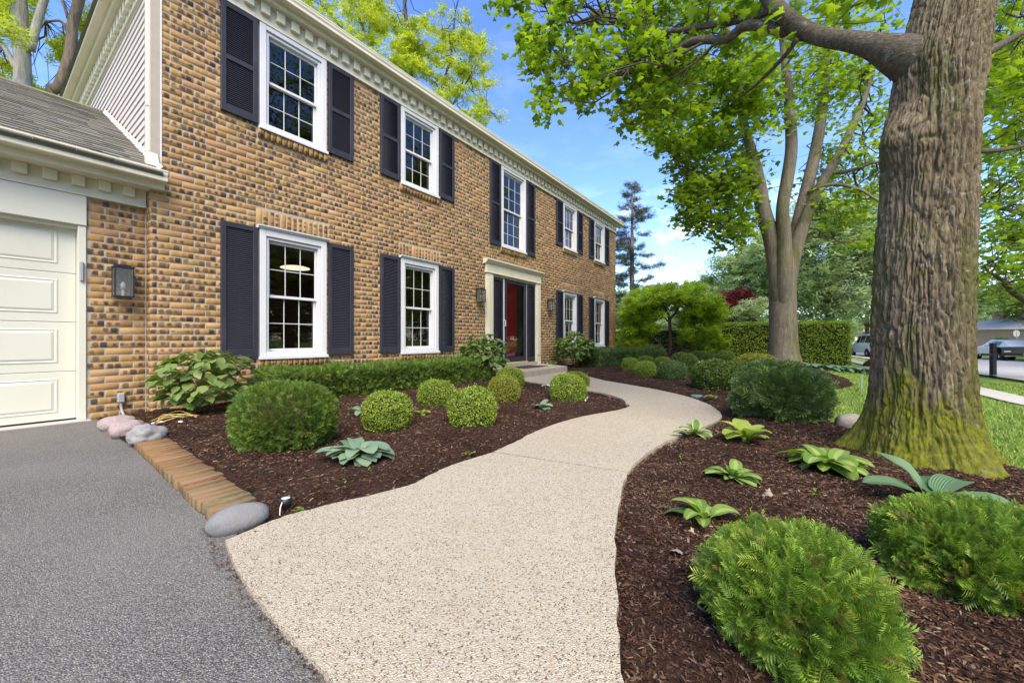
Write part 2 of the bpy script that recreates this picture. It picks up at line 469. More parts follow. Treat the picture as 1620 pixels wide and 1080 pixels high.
# ---- glass: reflects at its Fresnel share, lets the rest through
t = NT('glass')
fr = t.n('ShaderNodeFresnel'); fr.inputs['IOR'].default_value = 1.52
g = t.n('ShaderNodeBsdfGlossy'); g.inputs['Roughness'].default_value = 0.0; g.inputs['Color'].default_value = (1, 1, 1, 1)
tr = t.n('ShaderNodeBsdfTransparent'); tr.inputs['Color'].default_value = (0.86, 0.89, 0.88, 1)
nb = t.bump(t.noise(t.coord(), 2.2, 2), 0.05, 0.02); t.l(nb, g.inputs['Normal'])
ms = t.n('ShaderNodeMixShader'); t.l(t.math('MULTIPLY', fr.outputs[0], 1.25, clamp=True), ms.inputs[0]); t.l(tr.outputs[0], ms.inputs[1]); t.l(g.outputs[0], ms.inputs[2])
t.l(ms.outputs[0], t.out.inputs['Surface']); M['glass'] = t.m
simple('car_glass', (0.02, 0.025, 0.028), 0.06, 0.6, 0.02, 2)
t = NT('lamp_glass')
g = t.n('ShaderNodeBsdfGlossy'); g.inputs['Roughness'].default_value = 0.15
tr = t.n('ShaderNodeBsdfTransparent'); tr.inputs['Color'].default_value = (0.8, 0.82, 0.8, 1)
df = t.n('ShaderNodeBsdfDiffuse'); df.inputs['Color'].default_value = (0.35, 0.35, 0.33, 1)
m1 = t.n('ShaderNodeMixShader'); m1.inputs[0].default_value = 0.18; t.l(tr.outputs[0], m1.inputs[1]); t.l(df.outputs[0], m1.inputs[2])
m2 = t.n('ShaderNodeMixShader'); m2.inputs[0].default_value = 0.10; t.l(m1.outputs[0], m2.inputs[1]); t.l(g.outputs[0], m2.inputs[2])
t.l(m2.outputs[0], t.out.inputs['Surface']); M['lamp_glass'] = t.m
t = NT('lit_lamp'); e = t.n('ShaderNodeEmission'); e.inputs['Color'].default_value = (1, 0.87, 0.7, 1); e.inputs['Strength'].default_value = 0.42
t.l(e.outputs[0], t.out.inputs['Surface']); M['lit_lamp'] = t.m

t = NT('red_door'); co = t.coord()
M['red_door'] = t.pbr(t.mix(t.noise(co, 8, 4), (0.74, 0.036, 0.052), (0.80, 0.045, 0.06)), 0.28, None, 0.5)
t = NT('wood_wall'); co = t.coord()
nz = t.noise(t.mapping(co, (1.2, 1.2, 9)), 3, 6, 0.6)
M['wood_wall'] = t.pbr(t.ramp(nz, [(0.3, (0.16, 0.085, 0.04)), (0.7, (0.28, 0.16, 0.08))]), 0.5, None, 0.3)

# ---- ground
t = NT('asphalt'); co = t.coord()
ch = t.voro(co, 230, 'F1', 'Color'); chs = t.sep(ch)
d = t.voro(co, 230)
c = t.ramp(chs[0], [(0.0, (0.085, 0.082, 0.083)), (0.4, (0.165, 0.16, 0.16)), (0.8, (0.25, 0.244, 0.242)), (0.95, (0.30, 0.295, 0.285)), (1.0, (0.42, 0.41, 0.39))])
c = t.mix(t.range(d, 0.35, 0.75, 0, 0.8), c, (0.035, 0.035, 0.038))
big = t.noise(co, 1.1, 6, 0.6)
c = t.mix(t.range(big, 0.35, 0.7, 0, 0.6), c, t.mix(0.5, c, (0.25, 0.245, 0.24)), 'MIX')
c = t.mix(t.range(t.noise(co, 2.7, 6, 0.7), 0.58, 0.74, 0, 0.5), c, t.mix(1.0, c, (0.55, 0.54, 0.55), 'MULTIPLY'))
c = t.mix(t.range(t.noise(co, 300, 2), 0.70, 0.76, 0, 0.6), c, (0.45, 0.44, 0.42))
c = t.mix(1.0, c, (1.02, 0.99, 0.88), 'MULTIPLY')
h = t.math('ADD', t.math('MULTIPLY', t.range(d, 0.0, 0.7, 1, 0), 1.0), t.math('MULTIPLY', t.noise(co, 60, 4), 0.5))
M['asphalt'] = t.pbr(c, 0.86, t.bump(h, 0.9, 0.004), 0.25)

t = NT('aggregate'); co = t.coord()
wv = t.mix(0.012, co, t.noise(co, 30, 2, col=True))
c1 = t.sep(t.voro(wv, 220, 'F1', 'Color')); d1 = t.voro(wv, 220)
c = t.ramp(c1[0], [(0.0, (0.46, 0.37, 0.28)), (0.2, (0.58, 0.49, 0.39)), (0.42, (0.66, 0.58, 0.48)), (0.60, (0.50, 0.38, 0.28)), (0.74, (0.70, 0.64, 0.56)), (0.90, (0.62, 0.54, 0.45)), (0.93, (0.20, 0.17, 0.14)), (1.0, (0.10, 0.085, 0.075))])
c = t.mix(t.range(d1, 0.42, 0.75, 0, 0.6), c, (0.38, 0.32, 0.25))
c2 = t.sep(t.voro(co, 140, 'F1', 'Color')); d2 = t.voro(co, 140)
sp = t.math('MULTIPLY', t.math('LESS_THAN', c2[1], 0.13), t.range(d2, 0.30, 0.40, 1, 0))
c = t.mix(t.math('MULTIPLY', sp, 0.85), c, t.ramp(c2[2], [(0, (0.055, 0.05, 0.045)), (0.6, (0.16, 0.12, 0.09)), (1.0, (0.28, 0.17, 0.10))]))
c = t.mix(t.range(t.noise(co, 0.9, 6, 0.62), 0.38, 0.72, 0, 0.30), c, t.mix(1.0, c, (0.80, 0.74, 0.66), 'MULTIPLY'))
c = t.mix(t.range(t.noise(co, 5.5, 5, 0.6), 0.56, 0.75, 0, 0.25), c, (0.36, 0.30, 0.23))
h = t.math('ADD', t.range(d1, 0.0, 0.7, 1, 0), t.math('MULTIPLY', sp, 0.6))
c = t.mix(1.0, c, (0.775, 0.785, 0.715), 'MULTIPLY')
c = t.mix(t.range(t.noise(co, 2.0, 7, 0.7), 0.60, 0.78, 0, 0.45), c, t.mix(1.0, c, (0.66, 0.60, 0.52), 'MULTIPLY'))
M['aggregate'] = t.pbr(c, 0.82, t.bump(h, 0.75, 0.0045), 0.25)

t = NT('concrete'); co = t.coord()
c = t.mix(t.noise(co, 1.3, 6), (0.36, 0.34, 0.31), (0.44, 0.42, 0.385))
M['concrete'] = t.pbr(c, 0.85, t.bump(t.noise(co, 90, 4), 0.4, 0.003), 0.2)
t = NT('street'); co = t.coord()
c = t.mix(t.noise(co, 0.5, 6), (0.34, 0.325, 0.31), (0.43, 0.41, 0.395))
M['street'] = t.pbr(c, 0.85, t.bump(t.noise(co, 60, 3), 0.4, 0.003), 0.2)
t = NT('mulch_ground'); co = t.coord()
n1 = t.noise(t.mapping(co, (1, 1, 1)), 55, 6, 0.7, 0.8); n2 = t.noise(co, 2.2, 5)
c = t.ramp(n1, [(0.25, (0.016, 0.010, 0.008)), (0.5, (0.044, 0.024, 0.016)), (0.75, (0.105, 0.060, 0.038))])
c = t.mix(t.range(n2, 0.42, 0.66, 0, 0.7), c, t.mix(1.0, c, (0.42, 0.36, 0.40), 'MULTIPLY'))
M['mulch_ground'] = t.pbr(c, 0.95, t.bump(n1, 0.9, 0.02), 0.1)
t = NT('mulch_chip'); r = t.island(); co = t.coord()
c = t.ramp(r, [(0.0, (0.030, 0.014, 0.010)), (0.30, (0.085, 0.036, 0.022)), (0.55, (0.15, 0.068, 0.038)), (0.78, (0.23, 0.105, 0.058)), (0.93, (0.32, 0.165, 0.090)), (1.0, (0.48, 0.36, 0.25))])
wet = t.noise(co, 1.6, 4)
c = t.mix(t.range(wet, 0.46, 0.62, 0, 0.65), c, t.mix(1.0, c, (0.36, 0.30, 0.34), 'MULTIPLY'))
c = t.mix(t.range(t.noise(co, 120, 3), 0.4, 0.7, 0, 0.4), c, t.mix(1.0, c, (0.5, 0.45, 0.4), 'MULTIPLY'))
c = t.mix(1.0, c, (0.60, 0.69, 0.70), 'MULTIPLY')
M['mulch_chip'] = t.pbr(c, 0.9, t.bump(t.noise(co, 200, 3), 0.5, 0.002), 0.15)
t = NT('lawn'); co = t.coord()
c = t.ramp(t.noise(co, 1.4, 6, 0.6), [(0.3, (0.14, 0.215, 0.035)), (0.55, (0.20, 0.29, 0.052)), (0.75, (0.27, 0.35, 0.095))])
c = t.mix(t.range(t.noise(co, 45, 5, 0.7), 0.35, 0.65, 0, 0.6), c, t.mix(1.0, c, (0.55, 0.6, 0.5), 'MULTIPLY'))
M['lawn'] = t.pbr(c, 0.9, t.bump(t.noise(co, 70, 4), 0.8, 0.02), 0.1)
t = NT('grass_blade'); r = t.island()
c = t.ramp(r, [(0, (0.10, 0.19, 0.022)), (0.5, (0.18, 0.29, 0.045)), (0.85, (0.27, 0.37, 0.085)), (1, (0.42, 0.38, 0.18))])
M['grass_blade'] = t.pbr(c, 0.6, None, 0.25)

# ---- stone
def stone_mat(key, a, b, sc=10, speck=0.0):
    t = NT(key); co = t.coord()
    c = t.ramp(t.noise(co, sc, 7, 0.62), [(0.3, a), (0.7, b)])
    c = t.mix(t.range(t.noise(co, sc * 14, 3, 0.7), 0.55, 0.75, 0, 0.5), c, tuple(x * 0.5 for x in a))
    c = t.mix(1.0, c, (0.70, 0.69, 0.68), 'MULTIPLY')
    if speck: c = t.mix(t.range(t.noise(co, sc * 9, 2), 0.60, 0.72, 0, speck), c, (0.50, 0.44, 0.42))
    M[key] = t.pbr(c, 0.8, t.bump(t.math('ADD', t.noise(co, sc * 2, 6), t.math('MULTIPLY', t.noise(co, sc * 15, 3), 0.3)), 0.5, 0.012), 0.25)
stone_mat('stone_pink', (0.34, 0.26, 0.25), (0.50, 0.41, 0.39), 9, 0.5)
stone_mat('stone_grey', (0.24, 0.235, 0.23), (0.46, 0.45, 0.43), 8)
stone_mat('stone_river', (0.19, 0.195, 0.20), (0.31, 0.315, 0.315), 6)
stone_mat('stone_tan', (0.30, 0.27, 0.22), (0.50, 0.46, 0.38), 9)
stone_mat('stone_white', (0.55, 0.55, 0.55), (0.72, 0.72, 0.73), 9)

# ---- leaves: some light passes through
def leaf_mat(key, stops, trans=0.4, rough=0.5, tcol=(1.25, 1.3, 0.55), spec=0.3, ribs=False, big=True):
    t = NT(key); r = t.island(); co = t.coord()
    c = t.ramp(r, stops)
    if big: c = t.mix(t.range(t.noise(co, 2.3, 3), 0.35, 0.65, 0, 0.5), c, t.mix(1.0, c, (0.74, 0.80, 0.7), 'MULTIPLY'))
    nm = None
    if ribs:
        uv = t.sep(t.coord('UV')); u = t.math('ABSOLUTE', t.math('SUBTRACT', uv[0], 0.5))
        w = t.math('SINE', t.math('MULTIPLY', t.math('ADD', u, t.math('MULTIPLY', uv[1], -0.16)), 78.0))
        nm = t.bump(t.math('MULTIPLY', w, 0.5), 0.6, 0.006)
        if ribs == 'edge':
            c = t.mix(t.range(t.math('ADD', u, t.math('MULTIPLY', t.noise(co, 60, 3), 0.12)), 0.36, 0.42, 0, 0.85), c, (0.55, 0.58, 0.30))
        if ribs == 'mid':
            c = t.mix(t.range(t.math('ADD', u, t.math('MULTIPLY', t.noise(co, 60, 3), 0.12)), 0.26, 0.18, 0, 0.8), c, (0.42, 0.52, 0.14))
    p = t.pbr(c, rough, nm, spec)
    tb = t.n('ShaderNodeBsdfTranslucent'); t.l(t.mix(1.0, c, tcol, 'MULTIPLY'), tb.inputs['Color'])
    m = t.n('ShaderNodeMixShader'); m.inputs[0].default_value = trans
    t.l(t.p.outputs[0], m.inputs[1]); t.l(tb.outputs[0], m.inputs[2]); t.l(m.outputs[0], t.out.inputs['Surface'])
    M[key] = t.m
def G(a, b, c): return [(0, a), (0.5, b), (1, c)]
leaf_mat('leaf_maple', G((0.09, 0.16, 0.017), (0.17, 0.27, 0.028), (0.29, 0.40, 0.045)), 0.58, 0.5, (1.35, 1.4, 0.5))
leaf_mat('leaf_maple_far', G((0.10, 0.175, 0.02), (0.185, 0.285, 0.03), (0.30, 0.40, 0.05)), 0.58, 0.5, (1.35, 1.4, 0.5))
leaf_mat('leaf_box', [(0, (0.10, 0.165, 0.020)), (0.4, (0.20, 0.285, 0.034)), (0.8, (0.30, 0.385, 0.058)), (1, (0.40, 0.45, 0.09))], 0.3, 0.45)
leaf_mat('leaf_box_gold', [(0, (0.12, 0.15, 0.018)), (0.4, (0.24, 0.27, 0.03)), (0.85, (0.33, 0.34, 0.06)), (1, (0.42, 0.27, 0.08))], 0.3, 0.45)
leaf_mat('leaf_box_dark', [(0, (0.045, 0.085, 0.014)), (0.5, (0.090, 0.15, 0.022)), (1, (0.17, 0.23, 0.04))], 0.25, 0.45)
leaf_mat('needle_yew', [(0, (0.055, 0.105, 0.020)), (0.5, (0.10, 0.175, 0.028)), (0.9, (0.185, 0.28, 0.042)), (1, (0.28, 0.36, 0.065))], 0.25, 0.42)
leaf_mat('needle_yew_near', [(0, (0.055, 0.115, 0.020)), (0.45, (0.13, 0.235, 0.034)), (0.82, (0.24, 0.38, 0.05)), (0.955, (0.38, 0.46, 0.075)), (0.975, (0.34, 0.21, 0.09)), (1, (0.26, 0.14, 0.06))], 0.3, 0.4)
leaf_mat('needle_yew_dark', [(0, (0.042, 0.085, 0.028)), (0.5, (0.085, 0.145, 0.042)), (1, (0.17, 0.25, 0.06))], 0.2, 0.42)
leaf_mat('leaf_shrub', G((0.09, 0.155, 0.04), (0.15, 0.225, 0.058), (0.23, 0.30, 0.095)), 0.35, 0.42, (1.1, 1.2, 0.5), 0.4)
leaf_mat('leaf_crab', G((0.17, 0.27, 0.025), (0.28, 0.40, 0.035), (0.42, 0.54, 0.06)), 0.5, 0.5)
leaf_mat('leaf_locust', G((0.24, 0.31, 0.04), (0.36, 0.42, 0.06), (0.50, 0.54, 0.10)), 0.6, 0.5, (1.3, 1.3, 0.5))
leaf_mat('leaf_far', G((0.24, 0.32, 0.15), (0.34, 0.43, 0.20), (0.46, 0.54, 0.28)), 0.45, 0.6, (1.1, 1.15, 0.8))  # pale greens, with the haze of distance put into the leaf colour
leaf_mat('leaf_far_deep', G((0.06, 0.11, 0.03), (0.10, 0.16, 0.045), (0.16, 0.23, 0.06)), 0.45, 0.6)
leaf_mat('leaf_purple', G((0.055, 0.012, 0.018), (0.11, 0.022, 0.028), (0.19, 0.045, 0.045)), 0.35, 0.5, (1.4, 0.7, 0.7))
leaf_mat('leaf_hedge', G((0.15, 0.235, 0.034), (0.26, 0.37, 0.05), (0.42, 0.51, 0.085)), 0.45, 0.5)
leaf_mat('needle_spruce', G((0.050, 0.062, 0.042), (0.085, 0.105, 0.072), (0.15, 0.165, 0.12)), 0.15, 0.6, (1, 1, 1))
leaf_mat('hosta_blue', G((0.16, 0.26, 0.17), (0.22, 0.33, 0.21), (0.28, 0.39, 0.24)), 0.3, 0.5, (1, 1.1, 0.7), 0.3, True, False)
leaf_mat('hosta_deep', G((0.09, 0.19, 0.085), (0.115, 0.225, 0.10), (0.15, 0.26, 0.12)), 0.3, 0.38, (1, 1.1, 0.7), 0.4, True, False)
leaf_mat('hosta_lime', G((0.24, 0.36, 0.055), (0.31, 0.43, 0.075), (0.38, 0.48, 0.10)), 0.4, 0.45, (1.1, 1.1, 0.5), 0.3, True, False)
leaf_mat('hosta_varied', G((0.13, 0.24, 0.045), (0.18, 0.29, 0.06), (0.24, 0.35, 0.08)), 0.35, 0.45, (1, 1.1, 0.5), 0.3, 'edge', False)
leaf_mat('hosta_mid', G((0.16, 0.29, 0.05), (0.20, 0.33, 0.06), (0.24, 0.37, 0.075)), 0.35, 0.45, (1, 1.1, 0.5), 0.3, 'mid', False)
leaf_mat('dry_leaf', G((0.28, 0.20, 0.13), (0.38, 0.30, 0.22), (0.46, 0.39, 0.31)), 0.2, 0.7, (1, 1, 1), 0.15, False, False)
simple('shaded_core', (0.030, 0.030, 0.012), 0.95, 0.1, 0.3, 20)  # core of shrubs, the shade among inner twigs put into its dark colour
simple('twig', (0.10, 0.075, 0.052), 0.9, 0.15, 0.25, 20)
simple('stalk', (0.24, 0.32, 0.10), 0.6, 0.3, 0.15, 20)

# ---- bark
def bark_mat(key, a, b, sc=7, moss=None, moss_top=1.0, lichen=0.0, strength=1.0, dist=0.02):
    t = NT(key); co = t.coord()
    st = t.mapping(co, (1, 1, 0.16)) if key != 'bark_limb' else t.mapping(co, (0.5, 0.5, 1))
    n1 = t.noise(st, sc * 3, 6, 0.62, 0.6); n2 = t.noise(co, sc * 0.4, 4)
    c = t.ramp(n1, [(0.28, a), (0.72, b)])
    c = t.mix(t.range(n2, 0.4, 0.65, 0, 0.4), c, t.mix(1.0, c, (0.72, 0.70, 0.66), 'MULTIPLY'))
    if lichen: c = t.mix(t.range(t.noise(co, 16, 5, 0.7), 0.60, 0.68, 0, lichen), c, (0.45, 0.46, 0.40))
    if moss:
        z = t.sep(co)[2]
        low = t.range(z, 0.05, moss_top, 0.36, -0.03)
        mk = t.range(t.math('ADD', t.noise(t.mapping(co, (1, 1, 0.45)), 5.5, 6, 0.62), low), 0.56, 0.70, 0, 0.92)
        mk = t.math('MULTIPLY', mk, t.range(t.noise(co, 60, 4, 0.7), 0.30, 0.55, 0.35, 1))
        mc = t.ramp(t.noise(co, 30, 4), [(0.3, moss[0]), (0.7, moss[1])])
        sk = t.math('MULTIPLY', t.range(t.noise(t.mapping(co, (1, 1, 0.22)), 4.2, 5, 0.6), 0.49, 0.62, 0, 0.85), t.range(t.noise(co, 45, 4, 0.7), 0.35, 0.6, 0.3, 1))
        c = t.mix(sk, c, (0.070, 0.082, 0.012))
        c = t.mix(mk, c, mc)
    h = t.math('ADD', n1, t.math('MULTIPLY', t.noise(st, sc * 12, 4), 0.4))
    M[key] = t.pbr(c, 0.92, t.bump(h, strength, dist), 0.12)
bark_mat('bark_near', (0.055, 0.040, 0.024), (0.25, 0.20, 0.125), 16, ((0.050, 0.066, 0.004), (0.185, 0.19, 0.008)), 0.75, 0.45, 1.0, 0.014)
bark_mat('bark_maple', (0.11, 0.09, 0.066), (0.235, 0.20, 0.15), 9, ((0.10, 0.105, 0.02), (0.22, 0.20, 0.04)), 0.5, 0.3, 1.0, 0.02)
bark_mat('bark_limb', (0.045, 0.036, 0.026), (0.18, 0.15, 0.11), 22, None, 1, 0.35, 1.0, 0.02)
bark_mat('bark_dark', (0.045, 0.036, 0.030), (0.12, 0.095, 0.075), 12, None, 1, 0.0, 0.8, 0.012)
bark_mat('bark_pale', (0.20, 0.185, 0.15), (0.38, 0.355, 0.30), 4, None, 1, 0.3, 1.0, 0.04)
bark_mat('bark_brown', (0.10, 0.075, 0.055), (0.27, 0.21, 0.155), 3, None, 1, 0.15, 1.0, 0.06)
bark_mat('bark_spruce', (0.13, 0.09, 0.075), (0.25, 0.18, 0.15), 5)

t = NT('shingle'); r = t.island(); co = t.coord()
c = t.ramp(r, [(0, (0.095, 0.090, 0.080)), (0.5, (0.14, 0.133, 0.118)), (1, (0.20, 0.19, 0.17))])
c = t.mix(t.range(t.noise(co, 230, 3), 0.4, 0.65, 0, 0.55), c, t.mix(1.0, c, (1.7, 1.65, 1.6), 'MULTIPLY'))
mk = t.range(t.math('ADD', t.noise(co, 1.5, 5, 0.6), t.math('MULTIPLY', t.noise(co, 22, 4), 0.25)), 0.57, 0.76, 0, 0.45)
c = t.mix(mk, c, t.ramp(t.noise(co, 40, 3), [(0.35, (0.17, 0.18, 0.05)), (0.65, (0.34, 0.35, 0.08))]))
M['shingle'] = t.pbr(c, 0.92, t.bump(t.noise(co, 260, 3), 0.6, 0.003), 0.12)
simple('roof_far', (0.44, 0.43, 0.41), 0.9, 0.1, 0.1, 3)
simple('roof_far_tan', (0.33, 0.29, 0.25), 0.9, 0.1, 0.1, 3)
t = NT('brick_far'); co = t.coord()
b = t.n('ShaderNodeTexBrick'); b.inputs['Scale'].default_value = 5.0
b.inputs['Color1'].default_value = (0.42, 0.24, 0.19, 1); b.inputs['Color2'].default_value = (0.52, 0.32, 0.25, 1); b.inputs['Mortar'].default_value = (0.5, 0.45, 0.4, 1)
t.l(t.mapping(co, (1, 1, 1), (math.pi / 2, 0, 0)), b.inputs['Vector'])
M['brick_far'] = t.pbr(t.mix(t.noise(co, 3.2, 5, 0.7), (0.40, 0.22, 0.17), (0.56, 0.36, 0.28)), 0.9, None, 0.1)
def paint(key, col, rough=0.25):
    t = NT(key); M[key] = t.pbr(col, rough, None, 0.5, 0.0, Coat_Weight=0.6, Coat_Roughness=0.05)
paint('paint_silver', (0.42, 0.44, 0.46)); paint('paint_sage', (0.66, 0.69, 0.63), 0.5); paint('paint_white', (0.75, 0.75, 0.75))
paint('tail_light', (0.35, 0.01, 0.01), 0.15)

# ------------------------------------------------------------------ ground, drive, walk, street
DRIVE_EDGE = [(0.70, 0.28), (0.70, -0.13), (0.69, -0.78), (0.665, -1.73), (0.635, -2.83), (0.585, -3.60), (0.548, -3.81), (0.524, -4.04), (0.50, -4.26), (0.49, -4.48), (0.486, -4.64), (0.48, -4.74), (0.46, -5.62), (0.42, -7.4), (0.40, -11.6)]
WALK_L = [[(0.585, -3.83), (0.753, -3.80), (0.87, -3.805), (1.04, -3.85), (1.39, -3.95), (1.60, -3.92), (1.80, -3.90), (2.16, -3.93)],
          [(2.16, -3.93), (2.52, -3.89), (2.87, -3.84), (3.30, -3.83), (3.71, -3.88), (4.09, -3.99), (4.36, -4.055), (4.62, -4.06), (4.78, -3.97)],
          [(4.78, -3.97), (5.14, -3.77), (5.47, -3.42), (5.66, -3.09), (5.94, -2.21)],
          [(5.94, -2.21), (6.25, -1.45), (6.45, -0.98)]]
WALK_R = [[(0.46, -5.62), (0.91, -5.33), (1.06, -5.26), (1.28, -5.17), (1.56, -5.06), (1.95, -4.94), (2.30, -4.85)],
          [(2.30, -4.85), (2.60, -4.825), (3.00, -4.83), (3.47, -4.885), (3.94, -4.99), (4.40, -5.055), (4.74, -5.02), (5.29, -4.83)],
          [(5.29, -4.83), (5.85, -4.47), (6.37, -3.93), (6.72, -3.45), (7.20, -2.72)],
          [(7.20, -2.72), (7.80, -2.06), (8.45, -1.25), (8.75, -0.98)]]
BED = [(0.5, 0.2), (0.5, -3.2), (0.36, -3.5), (0.36, -7.4), (3.1, -7.5), (3.75, -7.05), (4.05, -6.75), (4.82, -6.07), (5.31, -5.87), (6.2, -5.72), (7.2, -5.75), (8.4, -5.95), (9.0, -6.35), (9.8, -6.6), (11, -6.65), (12.2, -6.4), (13, -5.7), (15, -5.4), (19, -5.2), (20, 3), (14.9, 3), (14.8, 0.2)]
WALK_POLY = [p for s in WALK_L for p in s] + [p for s in reversed(WALK_R) for p in reversed(s)]

def poly_sheet(name, poly, z, mat, thick=None):
    mb = MB()
    if thick: mb.prism_z(poly, z - thick, z)
    else: mb.add([(x, y, z) for x, y in poly], [tuple(range(len(poly)))]); mb.fixn = False
    me = mb.mesh(name, mat)
    return me
# the ground: one sheet to the horizon
gx = np.concatenate((np.array([-600, -200, -80, -40, -20, -10, -5]), np.arange(-2, 30, 0.4), np.array([30, 33, 36, 40, 45, 52, 60, 80, 120, 200, 400, 900])))
gy = np.concatenate((np.array([-600, -200, -90, -60, -40, -30, -25]), np.arange(-22, 3, 0.4), np.array([3, 6, 10, 20, 40, 80, 200, 600, 900])))
X, Y = np.meshgrid(gx, gy, indexing='ij')
Zz = zg(X, Y) - 0.03
V = np.stack((X, Y, Zz), -1).reshape(-1, 3)
nx, ny = len(gx), len(gy)
i, j = np.meshgrid(np.arange(nx - 1), np.arange(ny - 1), indexing='ij')
a = (i * ny + j).ravel(); F = np.stack((a, a + ny, a + ny + 1, a + 1), 1)
lawn = link('lawn', mesh_np('lawn', V, [F], M['lawn'], True)); tag(lawn, 'green lawn round the house and along the street', 'lawn', None, 'structure')

drive_poly = [(-7, 0.28)] + [(x + (0.10 if -5.7 < y < -3.7 else 0.06), y) for x, y in DRIVE_EDGE] + [(-7, -11.6)]
drive = link('driveway', poly_sheet('driveway', drive_poly, 0.006, M['asphalt'], 0.1)); tag(drive, 'grey asphalt driveway in front of the garage', 'driveway', None, 'structure')
apron = MB().box(-5.2, 0.70, 0.06, 0.45, -0.1, 0.013).build('garage_apron', M['concrete']); tag(apron, 'thin concrete strip under the garage door', 'apron', None, 'structure')

# the walk: exposed-aggregate slabs cut by joints
walk = empty('walkway', (2, -4.4, 0)); tag(walk, 'curving pebbled concrete walk leading to the front step', 'walkway', None, 'structure')
for k in range(4):
    L = catmull(WALK_L[k], 5); R = catmull(WALK_R[k], 5)
    if k > 0: L[0] += (0.020 if k < 2 else 0.011, 0.014 if k > 1 else 0); R[0] += (0.020 if k < 2 else 0.011, 0.014 if k > 1 else 0)
    poly = [tuple(p) for p in L] + [tuple(p) for p in R[::-1]]
    if k == 0: poly = poly + [(0.50, -4.74), (0.506, -4.48), (0.52, -4.26), (0.545, -4.04)]
    # worn, slightly ragged edge
    rg = random.Random(k)
    poly = [(x + rg.uniform(-.006, .006), y + rg.uniform(-.006, .006)) for x, y in poly]
    o = link('slab', poly_sheet('slab', poly, 0.024 - 0.001 * k, M['aggregate'], 0.09), walk)
MB().prism_z([(0.80, -4.0), (2.1, -4.2), (4.5, -4.4), (6.0, -3.6), (7.2, -1.3), (8.0, -1.3), (6.6, -3.7), (5.2, -4.7), (2.2, -4.7), (0.72, -5.1)], -0.06, 0.004).build('joint_bed', M['mulch_ground'], walk)

# front step
step = empty('front_step', (7.8, -0.5, 0)); tag(step, 'low pebbled concrete step at the red front door', 'step', None, 'structure')
mb = MB(); P = [(6.55, -1.07), (8.71, -1.07), (9.22, -0.03), (6.55, -0.03)]; b = 0.015
mb.prism_z(P, -0.06, 0.145)
mb.add([(x, y, 0.145) for x, y in P] + [(x + (b if k in (0, 3) else -b), y + (b if k < 2 else 0), 0.158) for k, (x, y) in enumerate(P)], [(0, 1, 5, 4), (1, 2, 6, 5), (2, 3, 7, 6), (3, 0, 4, 7), (4, 5, 6, 7)])
mb.build('slab', M['aggregate'], step)

# mulch beds
sp = 0.05
gx = np.arange(0.35, 20.2, sp); gy = np.arange(-7.6, 1.2, sp)
X, Y = np.meshgrid(gx, gy, indexing='ij')
inside = in_poly(X, Y, BED)
drive_x = np.interp(-Y, [-p[1] for p in DRIVE_EDGE], [p[0] for p in DRIVE_EDGE])
inside &= (X > drive_x + 0.015) & ~((Y < -3.50) & (Y > -5.7) & (X < 0.64))
edge = [p for s in WALK_L for p in s]; edge2 = [p for s in WALK_R for p in s]
dw = np.minimum(poly_dist(X, Y, edge), poly_dist(X, Y, edge2)); inw = in_poly(X, Y, WALK_POLY)
db = poly_dist(X, Y, BED + [BED[0]])
def edge_x(y): return 0.905 - 0.0472 * (-1.72 - y)
def bed_z(x, y, dwalk, inwalk, dbed):
    h = 0.050 * smooth01(dwalk / 0.30) * smooth01(dbed / 0.3) + 0.020 * (vnoise2(x * 5, y * 5) - 0.5) * smooth01(dwalk / 0.15) + 0.016 * (vnoise2(x * 17, y * 17, None, 3) - 0.5) * smooth01(dwalk / 0.1)
    h = np.where((x < edge_x(y)) & (y > -3.64) & (y < -1.64), h - 0.035, h)
    h = np.where(inwalk, -0.05, h - 0.004)
    return zg(x, y) + h + 0.004
Zz = bed_z(X, Y, dw, inw, db)
nx, ny = len(gx), len(gy)
i, j = np.meshgrid(np.arange(nx - 1), np.arange(ny - 1), indexing='ij'); a = (i * ny + j).ravel()
ok = (inside[:-1, :-1] & inside[1:, :-1] & inside[1:, 1:] & inside[:-1, 1:]).ravel()
F = np.stack((a, a + ny, a + ny + 1, a + 1), 1)[ok]
bed = link('mulch_bed', mesh_np('mulch_bed', np.stack((X, Y, Zz), -1).reshape(-1, 3), [F], M['mulch_ground'], True)); tag(bed, 'dark brown mulch beds on both sides of the walk', 'mulch bed', None, 'structure')
def ground_z(x, y):
    x = np.atleast_1d(np.asarray(x, float)); y = np.atleast_1d(np.asarray(y, float))
    dwk = np.minimum(poly_dist(x, y, edge), poly_dist(x, y, edge2)); iw = in_poly(x, y, WALK_POLY); d = poly_dist(x, y, BED + [BED[0]])
    z = bed_z(x, y, dwk, iw, d)
    return np.where(in_poly(x, y, BED), z, zg(x, y) - 0.03)

